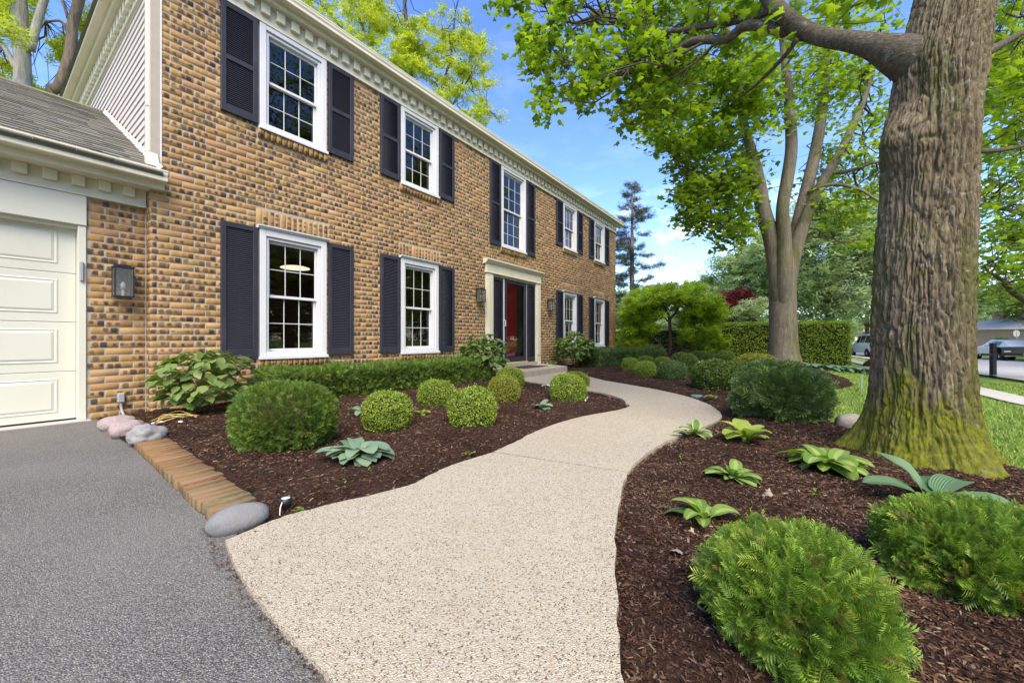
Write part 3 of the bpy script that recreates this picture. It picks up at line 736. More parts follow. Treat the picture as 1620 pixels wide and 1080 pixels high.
# sidewalk and street
def zline(pts, half, name, mat, dz, label, cat, n_extra=0):
    P = catmull(pts, 10); T = np.gradient(P, axis=0); T /= np.linalg.norm(T, axis=1)[:, None]; N = np.stack((-T[:, 1], T[:, 0]), 1)
    rows = np.linspace(-half, half, 9); V = []
    for r in rows:
        q = P + N * r; V.append(np.stack((q[:, 0], q[:, 1], zg(q[:, 0], q[:, 1]) + dz), 1))
    V = np.stack(V, 0); m = V.shape[1]
    k, l = np.meshgrid(np.arange(len(rows) - 1), np.arange(m - 1), indexing='ij'); a = (k * m + l).ravel()
    o = link(name, mesh_np(name, V.reshape(-1, 3), [np.stack((a, a + 1, a + m + 1, a + m), 1)], mat, True)); tag(o, label, cat, None, 'structure'); return o
zline([(-14, -9.9), (2, -9.55), (8, -9.25), (12, -9.0), (16, -8.75), (22, -8.2), (30, -7.2), (42, -5)], 0.42, 'sidewalk', M['concrete'], 0.012, 'pale concrete sidewalk crossing the lawn near the street', 'sidewalk')
zline([(-30, -17.6), (0, -17.0), (20, -15.0), (34, -13.4), (48, -11.0), (75, -3), (110, 12)], 3.9, 'street', M['street'], 0.014, 'pale grey concrete street beyond the lawn', 'street')
zline([(-30, -13.58), (0, -13.0), (19.6, -11.02), (33.5, -9.42), (46.8, -7.15), (73.6, .7)], 0.09, 'kerb', M['concrete'], 0.07, 'low concrete kerb along the near side of the street', 'kerb')

# street markings are absent; wood chips on the beds
def chips(n, x0, x1, y0, y1, smin, smax):
    x = RNG.uniform(x0, x1, n); y = RNG.uniform(y0, y1, n)
    k = in_poly(x, y, BED) & ~in_poly(x, y, WALK_POLY) & (x > np.interp(-y, [-p[1] for p in DRIVE_EDGE], [p[0] for p in DRIVE_EDGE]) + 0.02) & ~((y < -3.62) & (y > -5.7) & (x < 0.64)) & ~((y > -3.6) & (y < -1.68) & (x < edge_x(y) - .005))
    x, y = x[k], y[k]; return x, y, RNG.uniform(smin, smax, len(x))
parts = [chips(60000, 0.4, 2.6, -6.8, -4.6, 0.003, 0.010), chips(90000, 0.4, 4.6, -7.4, -4.6, 0.004, 0.014), chips(90000, 0.6, 5.0, -4.2, 0.0, 0.004, 0.015), chips(36000, 4.6, 11, -7, 0, 0.008, 0.024)]
ev = RNG.uniform(0, 1, 900); ey = -3.6 - ev * 2.0; ex = np.interp(-ey, [-p[1] for p in DRIVE_EDGE], [p[0] for p in DRIVE_EDGE]) + RNG.normal(.004, .013, 900)
parts.append((ex, ey, RNG.uniform(.0025, .007, 900)))
wx_, wy_ = RNG.uniform(.6, 8, 60000), RNG.uniform(-5.3, -1.2, 60000); kk = in_poly(wx_, wy_, WALK_POLY); wx_, wy_ = wx_[kk], wy_[kk]
kk = RNG.random(len(wx_)) < .12 * np.exp(-np.minimum(poly_dist(wx_, wy_, edge), poly_dist(wx_, wy_, edge2)) / .035) + .0016; wx_, wy_ = wx_[kk], wy_[kk]
n_spill = len(wx_); parts.insert(0, (wx_, wy_, RNG.uniform(.002, .008, n_spill)))
x = np.concatenate([p[0] for p in parts]); y = np.concatenate([p[1] for p in parts]); s = np.concatenate([p[2] for p in parts])
z = ground_z(x, y) + 0.003; z[-900:] = 0.012; z[:n_spill] = 0.0262
nrm = np.stack((RNG.normal(0, .38, len(x)), RNG.normal(0, .38, len(x)), np.ones(len(x))), 1)
ax = np.stack((RNG.normal(size=len(x)), RNG.normal(size=len(x)), RNG.normal(0, .2, len(x))), 1)
TV = [(-0.5, -1, 0), (0.5, -0.9, 0.05), (0.42, 0.1, 0.16), (0.3, 1, 0), (-0.4, 0.85, 0.04), (-0.55, 0.0, 0.10)]
me = scatter_mesh('mulch_chips', TV, [(0, 1, 2, 5), (5, 2, 3, 4)], np.stack((x, y, z), 1), ax, nrm, s, M['mulch_chip'], widths=s * RNG.uniform(.25, .6, len(s)))
o = link('mulch_chips', me); tag(o, 'loose brown wood chips covering the beds', 'mulch', None, 'stuff')

# grass blades on the lawn in view
n = 330000
x = RNG.uniform(2.6, 17, n); y = RNG.uniform(-11.0, -5.2, n)
_, _, dep = project(np.stack((x, y, 0 * x), 1))
k = (RNG.random(n) < np.clip(16.0 / (dep ** 2 + 1), 0.03, 1)) & ~in_poly(x, y, BED)
swp = catmull([(-14, -9.9), (2, -9.55), (8, -9.25), (12, -9.0), (16, -8.75), (22, -8.2)], 6)
k &= poly_dist(x, y, [tuple(p) for p in swp]) > 0.43
x, y, dep = x[k], y[k], dep[k]
n = len(x); s = RNG.uniform(.025, .055, n) * (1 + dep * 0.03)
ax = np.stack((RNG.normal(0, .45, n), RNG.normal(0, .45, n), np.ones(n)), 1); nr = np.stack((RNG.normal(size=n), RNG.normal(size=n), RNG.normal(0, .3, n)), 1)
me = scatter_mesh('grass', [(-.5, 0, 0), (.5, 0, 0), (.25, .6, .06), (0, 1, .22), (-.25, .6, .06)], [(0, 1, 2, 4), (4, 2, 3)], np.stack((x, y, zg(x, y) - 0.032), 1), ax, nr, s, M['grass_blade'], widths=0.0035 + dep * 0.0009)
o = link('grass', me); tag(o, 'short green lawn grass between the beds and the street', 'grass', None, 'stuff')

# ------------------------------------------------------------------ the house
house = empty('brick_house', (7.9, 0, 0))
tag(house, 'two-storey tan brick house with dark shutters, red front door and attached garage', 'house')
CO, BL = 0.0730, 0.216            # brick course and module
X0, XU, X1 = 1.126, 1.22, 14.77   # lower and upper left corners, right corner
ZF = 4.965                        # underside of the frieze
GY = 0.15                         # garage front plane
WINS = [('low', 2.64), ('low', 4.895), ('low', 10.895), ('low', 13.15), ('up', 2.64), ('up', 4.895), ('mid', 7.895), ('up', 10.895), ('up', 13.15)]
WZ = {'low': (0.557, 2.30, 0.45), 'up': (3.564, ZF + 0.02, 0.45), 'mid': (3.015, ZF + 0.02, 0.525)}
HOLES = [(c - WZ[k][2], c + WZ[k][2], WZ[k][0], WZ[k][1]) for k, c in WINS] + [(6.80, 9.10, -0.2, 2.60)]

def wall_sheet(x0, x1, z0, z1, holes, yf, yb, inset=0.03):
    xs = sorted({x0, x1} | {h[0] + inset for h in holes} | {h[1] - inset for h in holes})
    zs = sorted({z0, z1} | {max(z0, h[2] + inset) for h in holes} | {min(z1, h[3] - inset) for h in holes})
    mb = MB()
    for a, b in zip(xs[:-1], xs[1:]):
        for c, d in zip(zs[:-1], zs[1:]):
            mx_, mz_ = (a + b) / 2, (c + d) / 2
            if any(h[0] + inset < mx_ < h[1] - inset and h[2] + inset < mz_ < h[3] - inset for h in holes): continue
            mb.add([(a, yf, c), (b, yf, c), (b, yf, d), (a, yf, d)], [(0, 1, 2, 3)])
            mb.add([(a, yb, c), (b, yb, c), (b, yb, d), (a, yb, d)], [(3, 2, 1, 0)])
    for h in holes:
        a, b, c, d = h[0] + inset, h[1] - inset, max(z0, h[2] + inset), min(z1, h[3] - inset)
        mb.add([(a, yf, c), (a, yb, c), (a, yb, d), (a, yf, d)], [(0, 1, 2, 3)]); mb.add([(b, yf, c), (b, yb, c), (b, yb, d), (b, yf, d)], [(3, 2, 1, 0)])
        if h[2] > z0: mb.add([(a, yf, c), (b, yf, c), (b, yb, c), (a, yb, c)], [(0, 1, 2, 3)])
        mb.add([(a, yf, d), (b, yf, d), (b, yb, d), (a, yb, d)], [(3, 2, 1, 0)])
    return mb
mb = wall_sheet(X0 + 0.006, X1 - 0.006, -0.1, ZF + 0.35, HOLES, 0.0045, 0.25)
wall = mb.build('wall', M['mortar'], house)
mb = MB(); mb.box(0.66, X0 + 0.004, GY + 0.0045, GY + 0.25, -0.1, 2.62); mb.box(X0 + 0.007, X0 + 0.2, 0.03, GY + 0.24, -0.1, 2.75)
gwall = mb.build('garage_wall', M['mortar'], house)

# brick template: nine faces, eased arris
def brick_tv(L, Hh):
    hx, hz, b = L / 2, Hh / 2, 0.0015
    v = [(-hx, .045, -hz), (hx, .045, -hz), (hx, .045, hz), (-hx, .045, hz), (-hx, .0022, -hz), (hx, .0022, -hz), (hx, .0022, hz), (-hx, .0022, hz),
         (-hx + b, 0, -hz + b), (hx - b, 0, -hz + b), (hx - b, 0, hz - b), (-hx + b, 0, hz - b)]
    f = [(k, (k + 1) % 4, 4 + (k + 1) % 4, 4 + k) for k in range(4)] + [(4 + k, 4 + (k + 1) % 4, 8 + (k + 1) % 4, 8 + k) for k in range(4)] + [(8, 9, 10, 11)]
    uv = [((p[0] + hx) / (BL - .01), (p[2] + hz) / Hh) for p in v]
    return np.array(v), f, np.array(uv)
JT = 0.0135
BRICKS = []      # (centre, along, out, length, height, soldier, wall)
def course_bricks(x0, x1, z0, z1, holes, org, along, w, phase=0, skip=None):
    n0 = int(round(z0 / CO)); n1 = int(round(z1 / CO))
    for r in range(n0, n1):
        zc = (r + .5) * CO
        cuts = sorted((h[0], h[1]) for h in holes if h[2] - 0.02 < zc < h[3] + 0.02)
        segs = []; cur = x0
        for a, b in cuts:
            if a > cur: segs.append((cur, a))
            cur = max(cur, b)
        if cur < x1: segs.append((cur, x1))
        off = (0.5 * BL if r % 2 else 0.0) + phase
        for a, b in segs:
            k = math.floor((a - off) / BL)
            while k * BL + off < b:
                l, rr = max(a, k * BL + off), min(b, (k + 1) * BL + off); k += 1
                if rr - l > 0.035: BRICKS.append([(l + rr) / 2, zc, rr - l - JT, CO - JT, 0, org, along, w])
SOLD = [(c - 0.48, c + 0.48, 2.31, 2.31 + 3 * CO) for k, c in WINS if k == 'low']
SILL = [(c - WZ[k][2] - 0.02, c + WZ[k][2] + 0.02, WZ[k][0] - 0.105, WZ[k][0]) for k, c in WINS]
LOWX = [(-9, XU - 0.002, 2.62, 9)]
course_bricks(X0, X1, -CO, ZF + 0.01, HOLES + SOLD + SILL + LOWX, (0, 0), 'x', 'main')
for a, b, c, d in SOLD:
    n = int(round((b - a) / CO)); w = (b - a) / n
    for k in range(n): BRICKS.append([a + (k + .5) * w, (c + d) / 2, 3 * CO - JT, w - JT, 1, (0, 0), 'x', 'main'])
course_bricks(0.675, X0 - 0.004, 0, 2.30, [], (0, GY), 'x', 'garage', 0.05)
course_bricks(0.0, GY, 0, 2.42, [], (X0, GY), 'y', 'garage', 0.07)
# which ones show largest: full, uncovered bricks nearest the camera
cand = []
for n, b in enumerate(BRICKS):
    if b[6] != 'x' or b[4] or abs(b[2] - (BL - JT)) > 1e-4: continue
    c = (b[0], b[5][1], b[1])
    px, py, dz = project(c)
    if not (0 < px < 1620 and 0 < py < 660): continue
    if any(abs(abs(c[0] - cx) - 0.67) < 0.3 for _, cx in WINS[:5]) and c[1] == 0: continue
    if c[0] < 2.0 and c[1] == 0 and c[2] < 0.62: continue
    if c[2] > 2.2 and c[1] > 0: continue
    cand.append((dz, n))
single = {n for _, n in sorted(cand)[:300]}
full_me = None
for wname, wobj in (('main', wall), ('garage', gwall)):
    AV, AF, AU = [], [], []; off = 0
    for n, b in enumerate(BRICKS):
        if b[7] != wname: continue
        xc, zc, L, Hh, sold, org, along, _ = b
        jit = random.uniform(-.0022, .0015)
        if n in single:
            if full_me is None:
                v, f, uv = brick_tv(BL - JT, CO - JT)
                full_me = mesh_np('brick', v, [np.array(f)], M['brick'], uv=uv)
            o = link('brick', full_me, wobj); o.location = (xc, org[1] + jit, zc)
            o.rotation_euler = (random.uniform(-.006, .006), random.uniform(-.006, .006), random.uniform(-.008, .008)); continue
        v, f, uv = brick_tv(L, Hh)
        if sold: v = v[:, [2, 1, 0]]; f = [q[::-1] for q in f]
        v = v + (0, jit, 0)
        if along == 'x': w = v + (xc, org[1], zc)
        else: w = np.stack((org[0] + v[:, 1], org[1] - (v[:, 0] + xc), v[:, 2] + zc), 1)
        AV.append(w); AF.append(np.array(f) + off); AU.append(uv); off += len(v)
    o = link('brick_courses', mesh_np('brick_courses', np.concatenate(AV), [np.concatenate(AF)], M['brick'], uv=np.concatenate(AU)), wobj)
    tag(o, kind='stuff')
# projecting rowlock sills, brick by brick
for a, b, c, d in SILL:
    n = int(round((b - a) / CO)); w = (b - a) / n
    v, f, uv = brick_tv(0.100, w - JT); v = v[:, [2, 1, 0]]; f = [q[::-1] for q in f]
    me = mesh_np('sill_brick', v * (1, 2.0, 1), [np.array(f)], M['brick'], uv=uv)
    for k in range(n):
        o = link('sill_brick', me, wall); o.location = (a + (k + .5) * w, -0.035 + random.uniform(-.003, .003), (c + d) / 2 - 0.004); o.rotation_euler = (0.10, 0, random.uniform(-.01, .01))

# ---- interior shells, so that the panes look into rooms
def room(x0, x1, z0, z1, y1, wallmat, name='room'):
    mb = MB(); y0 = 0.251
    mb.add([(x0, y1, z0), (x1, y1, z0), (x1, y1, z1), (x0, y1, z1)], [(0, 1, 2, 3)])
    mb.add([(x0, y0, z0), (x0, y1, z0), (x0, y1, z1), (x0, y0, z1)], [(0, 1, 2, 3)])
    mb.add([(x1, y0, z0), (x1, y1, z0), (x1, y1, z1), (x1, y0, z1)], [(3, 2, 1, 0)])
    mb.add([(x0, y0, z0), (x1, y0, z0), (x1, y1, z0), (x0, y1, z0)], [(0, 1, 2, 3)])
    mb.add([(x0, y0, z1), (x1, y0, z1), (x1, y1, z1), (x0, y1, z1)], [(3, 2, 1, 0)])
    return mb.build(name, wallmat, house)
rm = room(1.4, 6.5, 0.2, 2.75, 3.9, M['plaster'])
nb = 0
for k in range(17):
    MB().bbox(1.42, 6.48, 3.86, 3.895, 0.22 + k * .148, 0.22 + k * .148 + .143, .004).build('wall_plank', M['wood_wall'], rm)
for k in range(17):
    MB().bbox(6.455, 6.49, 0.26, 3.85, 0.22 + k * .148, 0.22 + k * .148 + .143, .004).build('wall_plank', M['wood_wall'], rm)
MB().lathe([(0.02, 0.03), (0.17, 0.028), (0.225, 0.012), (0.235, 0.0), (0.21, -0.006), (0.05, -0.008)], (3.35, 1.5, 2.08), 28).build('pendant_lamp', M['lit_lamp'], rm)
MB().tube([(3.35, 1.5, 2.12), (3.35, 1.5, 2.749)], .006, 6).build('lamp_cord', M['black_metal'], rm)
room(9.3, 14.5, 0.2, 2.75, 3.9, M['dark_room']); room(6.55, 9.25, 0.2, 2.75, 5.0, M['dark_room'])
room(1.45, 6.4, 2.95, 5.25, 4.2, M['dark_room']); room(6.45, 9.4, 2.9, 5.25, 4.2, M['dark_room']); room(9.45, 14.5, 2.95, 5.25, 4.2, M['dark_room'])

# ---- windows
def bar(mb, x0, x1, y0, y1, z0, z1): mb.bbox(x0, x1, y0, y1, z0, z1, 0.003)
def make_window(kind, c):
    z0, z1, hw = WZ[kind]
    mb = MB(); zb = z0 + 0.045
    zt = z1 - (0.03 if kind == 'low' else 0.0)
    cw = 0.078
    mb.bbox(c - hw + .002, c - hw + cw, -.030, .10, zb, zt, .004); mb.bbox(c + hw - cw, c + hw - .002, -.030, .10, zb, zt, .004)
    mb.bbox(c - hw + cw + .001, c + hw - cw - .001, -.028, .10, zt - 0.085, zt - .001, .004)
    mb.bbox(c - hw + cw + .001, c + hw - cw - .001, -.026, .10, zb + .001, zb + 0.055, .004)
    # inner step of the frame
    sw = 0.040
    mb.bbox(c - hw + cw + .002, c - hw + cw + sw, -.004, .12, zb + .056, zt - .086, .003); mb.bbox(c + hw - cw - sw, c + hw - cw - .002, -.004, .12, zb + .056, zt - .086, .003)
    mb.bbox(c - hw + cw + sw + .001, c + hw - cw - sw - .001, -.003, .12, zt - .086 - sw, zt - .088, .003)
    frame = mb.build('window', M['white'], house)
    MB().bbox(c - hw - .012, c + hw + .012, -.060, .02, z0, zb - .001, .005).build('sill', M['white'], frame)
    if kind == 'low':
        k = MB(); k.prism([(-.034, zt + .001), (-.048, zt + .008), (-.055, zt + .022), (-.072, zt + .030), (-.072, zt + .042), (.02, zt + .044), (.02, zt + .001)], c - hw - .024, c + hw + .024)
        k.build('head_cap', M['white'], frame)
    gx0, gx1 = c - hw + cw + sw + .002, c + hw - cw - sw - .002
    gz0, gz1 = zb + .058, zt - .089 - sw
    zm = (gz0 + gz1) / 2
    rows = 3 if kind == 'mid' else 2
    for (a, b, y) in ((zm - .018, gz1, .040), (gz0, zm + .018, .078)):
        s = MB(); st = 0.026
        bar(s, gx0, gx0 + st, y, y + .034, a, b); bar(s, gx1 - st, gx1, y, y + .034, a, b)
        bar(s, gx0 + st + .001, gx1 - st - .001, y + .001, y + .033, a, a + .036); bar(s, gx0 + st + .001, gx1 - st - .001, y + .001, y + .033, b - .034, b)
        sash = s.build('sash', M['white'], frame)
        px0, px1, pz0, pz1 = gx0 + st, gx1 - st, a + .036, b - .034
        for k in (1, 2):
            xm = px0 + (px1 - px0) * k / 3; m = MB(); bar(m, xm - .006, xm + .006, y + .008, y + .022, pz0 - .002, pz1 + .002); m.build('muntin', M['grid'], frame)
        for k in range(1, rows):
            zz = pz0 + (pz1 - pz0) * k / rows; m = MB(); bar(m, px0 - .002, px1 + .002, y + .0095, y + .0205, zz - .006, zz + .006); m.build('muntin', M['grid'], frame)
        for i in range(3):
            for j in range(rows):
                xa, xb = px0 + (px1 - px0) * i / 3, px0 + (px1 - px0) * (i + 1) / 3; za, zb2 = pz0 + (pz1 - pz0) * j / rows, pz0 + (pz1 - pz0) * (j + 1) / rows
                p = MB().add([(xa, y + .015, za), (xb, y + .015, za), (xb, y + .015, zb2), (xa, y + .015, zb2)], [(0, 1, 2, 3)]).build('pane', M['glass'], frame)
    return frame
for k, c in WINS: make_window(k, c)
# blinds part drawn behind some upper windows, white shelf thing at one sill
for c in (10.895,):
    k = MB()
    for q in range(26): k.box(c - .33, c + .33, .17, .185, 1.2 + q * .034, 1.2 + q * .034 + .024)
    tag(k.build('blind', M['plaster'], house), kind='stuff')
MB().lathe([(.06, 0), (.07, .06), (.05, .14), (.055, .16)], (10.80, .20, 3.60), 14).build('window_vase', M['white'], house)

# ---- shutters with louvres
def slat_mesh(w):
    mb = MB(); d, th = 0.0112, 0.0028; a = math.radians(36); c_, s_ = math.cos(a), math.sin(a)
    prof = [(-d * s_ - th * c_, -d * c_ + th * s_), (d * s_ - th * c_, d * c_ + th * s_), (d * s_ + th * c_, d * c_ - th * s_), (-d * s_ + th * c_, -d * c_ - th * s_)]
    mb.prism(prof, -w / 2, w / 2); return mb.mesh('slat', M['shutter'])
PITCH = 0.0248
SLAT_BUDGET = [0]
def make_shutter(xc, z0, z1, w, mid, single):
    y0, y1, st = -.040, -.006, .056
    mb = MB(); a, b = xc - w / 2, xc + w / 2
    mb.bbox(a, a + st, y0, y1, z0, z1, .004); mb.bbox(b - st, b, y0, y1, z0, z1, .004)
    rails = [(z0, z0 + .095), (z1 - .065, z1)] + ([((z0 + z1) / 2 - .03, (z0 + z1) / 2 + .03)] if mid else [])
    for c, d in rails: mb.bbox(a + st + .0005, b - st - .0005, y0 + .001, y1 - .001, c + .0005, d - .0005, .004)
    fr = mb.build('shutter', M['shutter'], house)
    rails.sort(); sm = slat_mesh(w - 2 * st + .004)
    V, F, off = [], [], 0
    tv = np.array([v.co[:] for v in sm.vertices]); tf = [tuple(p.vertices) for p in sm.polygons]; tq = np.array([f for f in tf if len(f) == 4])
    for (c, d), (e, f) in zip(rails[:-1], rails[1:]):
        n = int((e - d) / PITCH)
        for k in range(n):
            z = d + (k + .5) * (e - d) / n
            if single and SLAT_BUDGET[0] < 300:
                o = link('slat', sm, fr); o.location = (xc, -.022, z); SLAT_BUDGET[0] += 1
            else:
                V.append(tv + (xc, -.022, z)); F.append(tq + off); off += len(tv)
    if V: tag(link('slats', mesh_np('slats', np.concatenate(V), [np.concatenate(F)], M['shutter']), fr), kind='stuff')
    MB().box(a + st, b - st, y1 - .0035, y1 - .0005, z0 + .05, z1 - .03).build('backing', M['shutter'], fr)
near = [(WINS[0], -1), (WINS[4], -1), (WINS[0], 1), (WINS[4], 1), (WINS[1], -1)]
order = near + [(w, s) for w in WINS for s in (-1, 1) if (w, s) not in near]
for (kind, c), sd in order:
    hw = WZ[kind][2]; xc = c + sd * (hw + .018 + .205) + (.006 if sd > 0 else 0)
    z0, z1 = {'low': (.594, 2.27), 'up': (3.612, ZF - .004), 'mid': (3.03, ZF - .004)}[kind]
    make_shutter(xc, z0, z1, .405, kind != 'low', ((kind, c), sd) in near)

# ---- front door
surround = MB()
for a, b in ((6.80, 7.03), (8.87, 9.10)):
    surround.bbox(a, b, -.055, .06, .158, 2.355, .004)
    surround.bbox(a + .04, b - .04, -.068, -.0552, .40, 2.25, .006)
surround.bbox(6.78, 9.12, -.06, .06, 2.356, 2.54, .004)
door_s = surround.build('door_surround', M['cream'], house)
k = MB(); k.prism([(-.061, 2.5405), (-.075, 2.545), (-.085, 2.565), (-.115, 2.585), (-.125, 2.61), (-.14, 2.615), (-.14, 2.64), (.02, 2.66), (.02, 2.5405)], 6.725, 9.175); k.build('cornice', M['cream'], door_s)
MB().bbox(6.765, 9.135, -.078, .05, 2.335, 2.3555, .004).build('moulding', M['cream'], door_s)
MB().box(7.031, 8.869, .005, .05, 2.29, 2.354).build('head', M['cream'], door_s)
for a, b in ((7.036, 7.448), (8.475, 8.866)):
    fr = MB(); st = .045
    fr.bbox(a, a + st, -.02, .015, .25, 2.285, .004); fr.bbox(b - st, b, -.02, .015, .25, 2.285, .004)
    for c, d in ((.25, .36), (2.21, 2.285)): fr.bbox(a + st + .0005, b - st - .0005, -.019, .014, c, d, .004)
    so = fr.build('door_shutter', M['shutter'], house)
    sm = slat_mesh(b - a - 2 * st + .004); V, F, off = [], [], 0
    tv = np.array([v.co[:] for v in sm.vertices]); tq = np.array([tuple(p.vertices) for p in sm.polygons if len(p.vertices) == 4])
    for q in range(72): V.append(tv + ((a + b) / 2, -.004, .372 + q * .0252)); F.append(tq + off); off += len(tv)
    tag(link('slats', mesh_np('slats', np.concatenate(V), [np.concatenate(F)], M['shutter']), so), kind='stuff')
    MB().box(a + .01, b - .01, .016, .03, .26, 2.28).build('backing', M['shutter'], so)
MB().bbox(7.4495, 7.505, -.015, .05, .25, 2.289, .004).build('door_jamb', M['white'], door_s)
MB().bbox(8.452, 8.474, -.015, .05, .25, 2.289, .004).build('door_jamb', M['grey_metal'], door_s)
MB().box(7.0305, 8.869, -.10, .05, .1585, .235).build('door_sill', M['aggregate'], door_s)
MB().bbox(7.45, 8.47, -.06, .05, .2355, .262, .004).build('threshold', M['threshold'], door_s)
# storm door: dark frame, full pane
sd = MB(); a, b, c, d = 7.507, 8.450, .264, 2.288; st = .095
sd.bbox(a, a + st, -.012, .028, c, d, .005); sd.bbox(b - st, b, -.012, .028, c, d, .005)
sd.bbox(a + st + .0005, b - st - .0005, -.011, .027, c, c + .12, .005); sd.bbox(a + st + .0005, b - st - .0005, -.011, .027, d - .10, d, .005)
storm = sd.build('storm_door', M['shutter'], house)
MB().add([(a + st, .01, c + .12), (b - st, .01, c + .12), (b - st, .01, d - .10), (a + st, .01, d - .10)], [(0, 1, 2, 3)]).build('pane', M['glass'], storm)
mb = MB(); mb.tube([(7.49, -.02, 1.13), (7.49, -.06, 1.15), (7.49, -.06, 1.27), (7.49, -.02, 1.29)], .009, 8); mb.build('handle', M['white'], storm)
# the red door behind it, six raised panels
rd = MB(); a, b, c, d, y = 7.52, 8.36, .262, 2.29, .075
rd.box(a, b, y, y + .045, c, d)
fd = rd.build('front_door', M['red_door'], house)
for i in range(2):
    for z0_, z1_ in ((.40, .92), (1.02, 1.62), (1.74, 2.12)):
        xa = a + .10 + i * .36; m = MB(); e = .02
        m.bbox(xa, xa + .29, y - .006, y - .0005, z0_, z1_, .004); m.bbox(xa + .035, xa + .255, y - .014, y - .0065, z0_ + .035, z1_ - .035, .005); m.build('panel', M['red_door'], fd)
hb = MB(); hb.lathe([(.026, 0), (.026, .012)], (0, 0, 0), 14); hb.box(.0, .10, -.008, .008, .012, .026)
ho = hb.build('handle', M['black_metal'], fd, keep=False); ho.matrix_parent_inverse = worldm(fd).inverted(); ho.location = (7.62, .075, 1.17); ho.rotation_euler = (math.pi / 2, 0, 0)
dl = MB(); dl.box(8.12, 8.45, .052, .058, .262, 2.29); dl.build('dark_reflection', M['dark_room'], fd)  # dark strip added before the red door in place of a dark pane reflection

# ---- cornices: frieze, dentils, fascia, crown and gutter
def cornice(x0, x1, zf, h_frieze, dent_w, dent_p, dent_z, n_first, gut, parent, xf=None, soff=0.14, rot=None, prefix=''):
    """runs along X; outward is -Y; rot places it elsewhere"""
    outs = []
    def put(mb, name, mat, p=None):
        o = mb.build(name, mat, None)
        if rot is not None: o.matrix_basis = rot
        par(o, p or parent, True)
        outs.append(o); return o
    xa, xb = xf or (x0, x1)
    zt = zf + h_frieze
    fz = put(MB().bbox(xa, xb, -.028, .02, zf, zt + .10, .003), 'frieze', M['cream'])
    k = MB(); k.prism([(-.0285, zf + .001), (-.040, zf + .003), (-.036, zf + .020), (-.0285, zf + .028)], xa, xb); put(k, 'frieze_bead', M['cream'], fz)
    n = int((xb - xa) / dent_p)
    dm = MB().bbox(-dent_w / 2, dent_w / 2, -.078, -.0285, 0, zt - dent_z, .004).mesh('dentil', M['cream'])
    for q in range(n):
        x = xa + n_first + q * dent_p
        if x + dent_w / 2 > xb: break
        o = bpy.data.objects.new('dentil', dm); COL.objects.link(o)
        mt = Matrix.Translation((x, 0, dent_z)); o.matrix_basis = (rot @ mt) if rot is not None else mt
        par(o, fz, True)
    k = MB(); k.prism([(-.0285, zt + .0005), (-soff, zt + .0005), (-soff, zt + .055), (-soff - .012, zt + .062), (-soff - .012, zt + .085), (-.0285, zt + .095)], x0, x1); sf = put(k, 'soffit', M['cream'])
    if gut:
        g = -soff - .013
        k = MB(); k.prism([(g, zt + .066), (g - .088, zt + .066), (g - .094, zt + .075), (g - .093, zt + .108), (g - .099, zt + .122), (g - .106, zt + .138), (g - .107, zt + .165), (g - .112, zt + .168), (g - .112, zt + .182), (g - .098, zt + .182), (g - .092, zt + .120), (g - .050, zt + .080), (g, zt + .078)], x0 - .0, x1); put(k, 'gutter', M['cream'])
    return outs
cornice(0.985, 15.0, ZF, .245, .105, .1873, ZF + .105, .12, True, house, xf=(XU - .03, X1 + .02))
rotL = Matrix.Translation((XU, 8.2, 0)) @ Matrix.Rotation(-math.pi / 2, 4, 'Z')
cornice(0, 8.17, ZF, .245, .105, .1873, ZF + .105, .06, True, house, xf=(0, 8.17), rot=rotL)
# garage cornice
rotG = Matrix.Translation((0, GY, 0))
cornice(-5.6, 1.232, 2.262, .185, .090, .182, 2.345, .21, True, house, xf=(-5.6, X0 - .004), soff=.235, rot=rotG)

# ---- main hip roof
e0, e1, f0, f1, ze, zr = 0.94, 15.04, -.22, 8.45, 5.335, 7.55
mb = MB(); mb.add([(e0, f0, ze), (e1, f0, ze), (e1, f1, ze), (e0, f1, ze), (e0 + 4.2, 4.1, zr), (e1 - 4.2, 4.1, zr)], [(0, 1, 5, 4), (1, 2, 5), (2, 3, 4, 5), (3, 0, 4)])
mb.add([(e0, f0, ze - .02), (e1, f0, ze - .02), (e1, f1, ze - .02), (e0, f1, ze - .02)], [(0, 3, 2, 1)])
mb.build('roof', M['shingle'], house)
# back and far walls close the house
mb = MB(); mb.box(X1 - .25, X1 - .008, .26, 8.2, -.1, ZF + .34); mb.box(XU + .02, X1 - .26, 7.95, 8.2, -.1, ZF + .34); mb.box(XU + .012, XU + .2, .13, 7.94, 2.3, ZF + .34)
mb.build('side_wall', M['brick_far'], house)

# ---- siding of the side wall above the garage, board by board
for k in range(27):
    z = 2.40 + k * .0975
    m = MB(); m.add([(XU - .020, .125, z), (XU - .006, .125, z + .10), (XU + .012, .125, z + .10), (XU + .012, .125, z), (XU - .020, 8.1, z), (XU - .006, 8.1, z + .10), (XU + .012, 8.1, z + .10), (XU + .012, 8.1, z)],
                    [(0, 1, 5, 4), (3, 0, 4, 7), (1, 2, 6, 5), (0, 3, 2, 1), (4, 5, 6, 7)]); m.fixn = True
    m.build('siding_board', M['siding'], house)
MB().bbox(XU - .030, XU + .004, .045, .124, 2.62, ZF + .1, .004).build('corner_board', M['cream'], house)
MB().bbox(XU - .004, XU + .006, -.006, .044, 2.68, ZF + .1, .003).build('corner_board', M['white'], house)
ds = MB(); ds.bbox(XU - .118, XU - .032, .012, .088, 2.86, ZF + .25, .014)
dsp = ds.build('downspout', M['cream'], house)
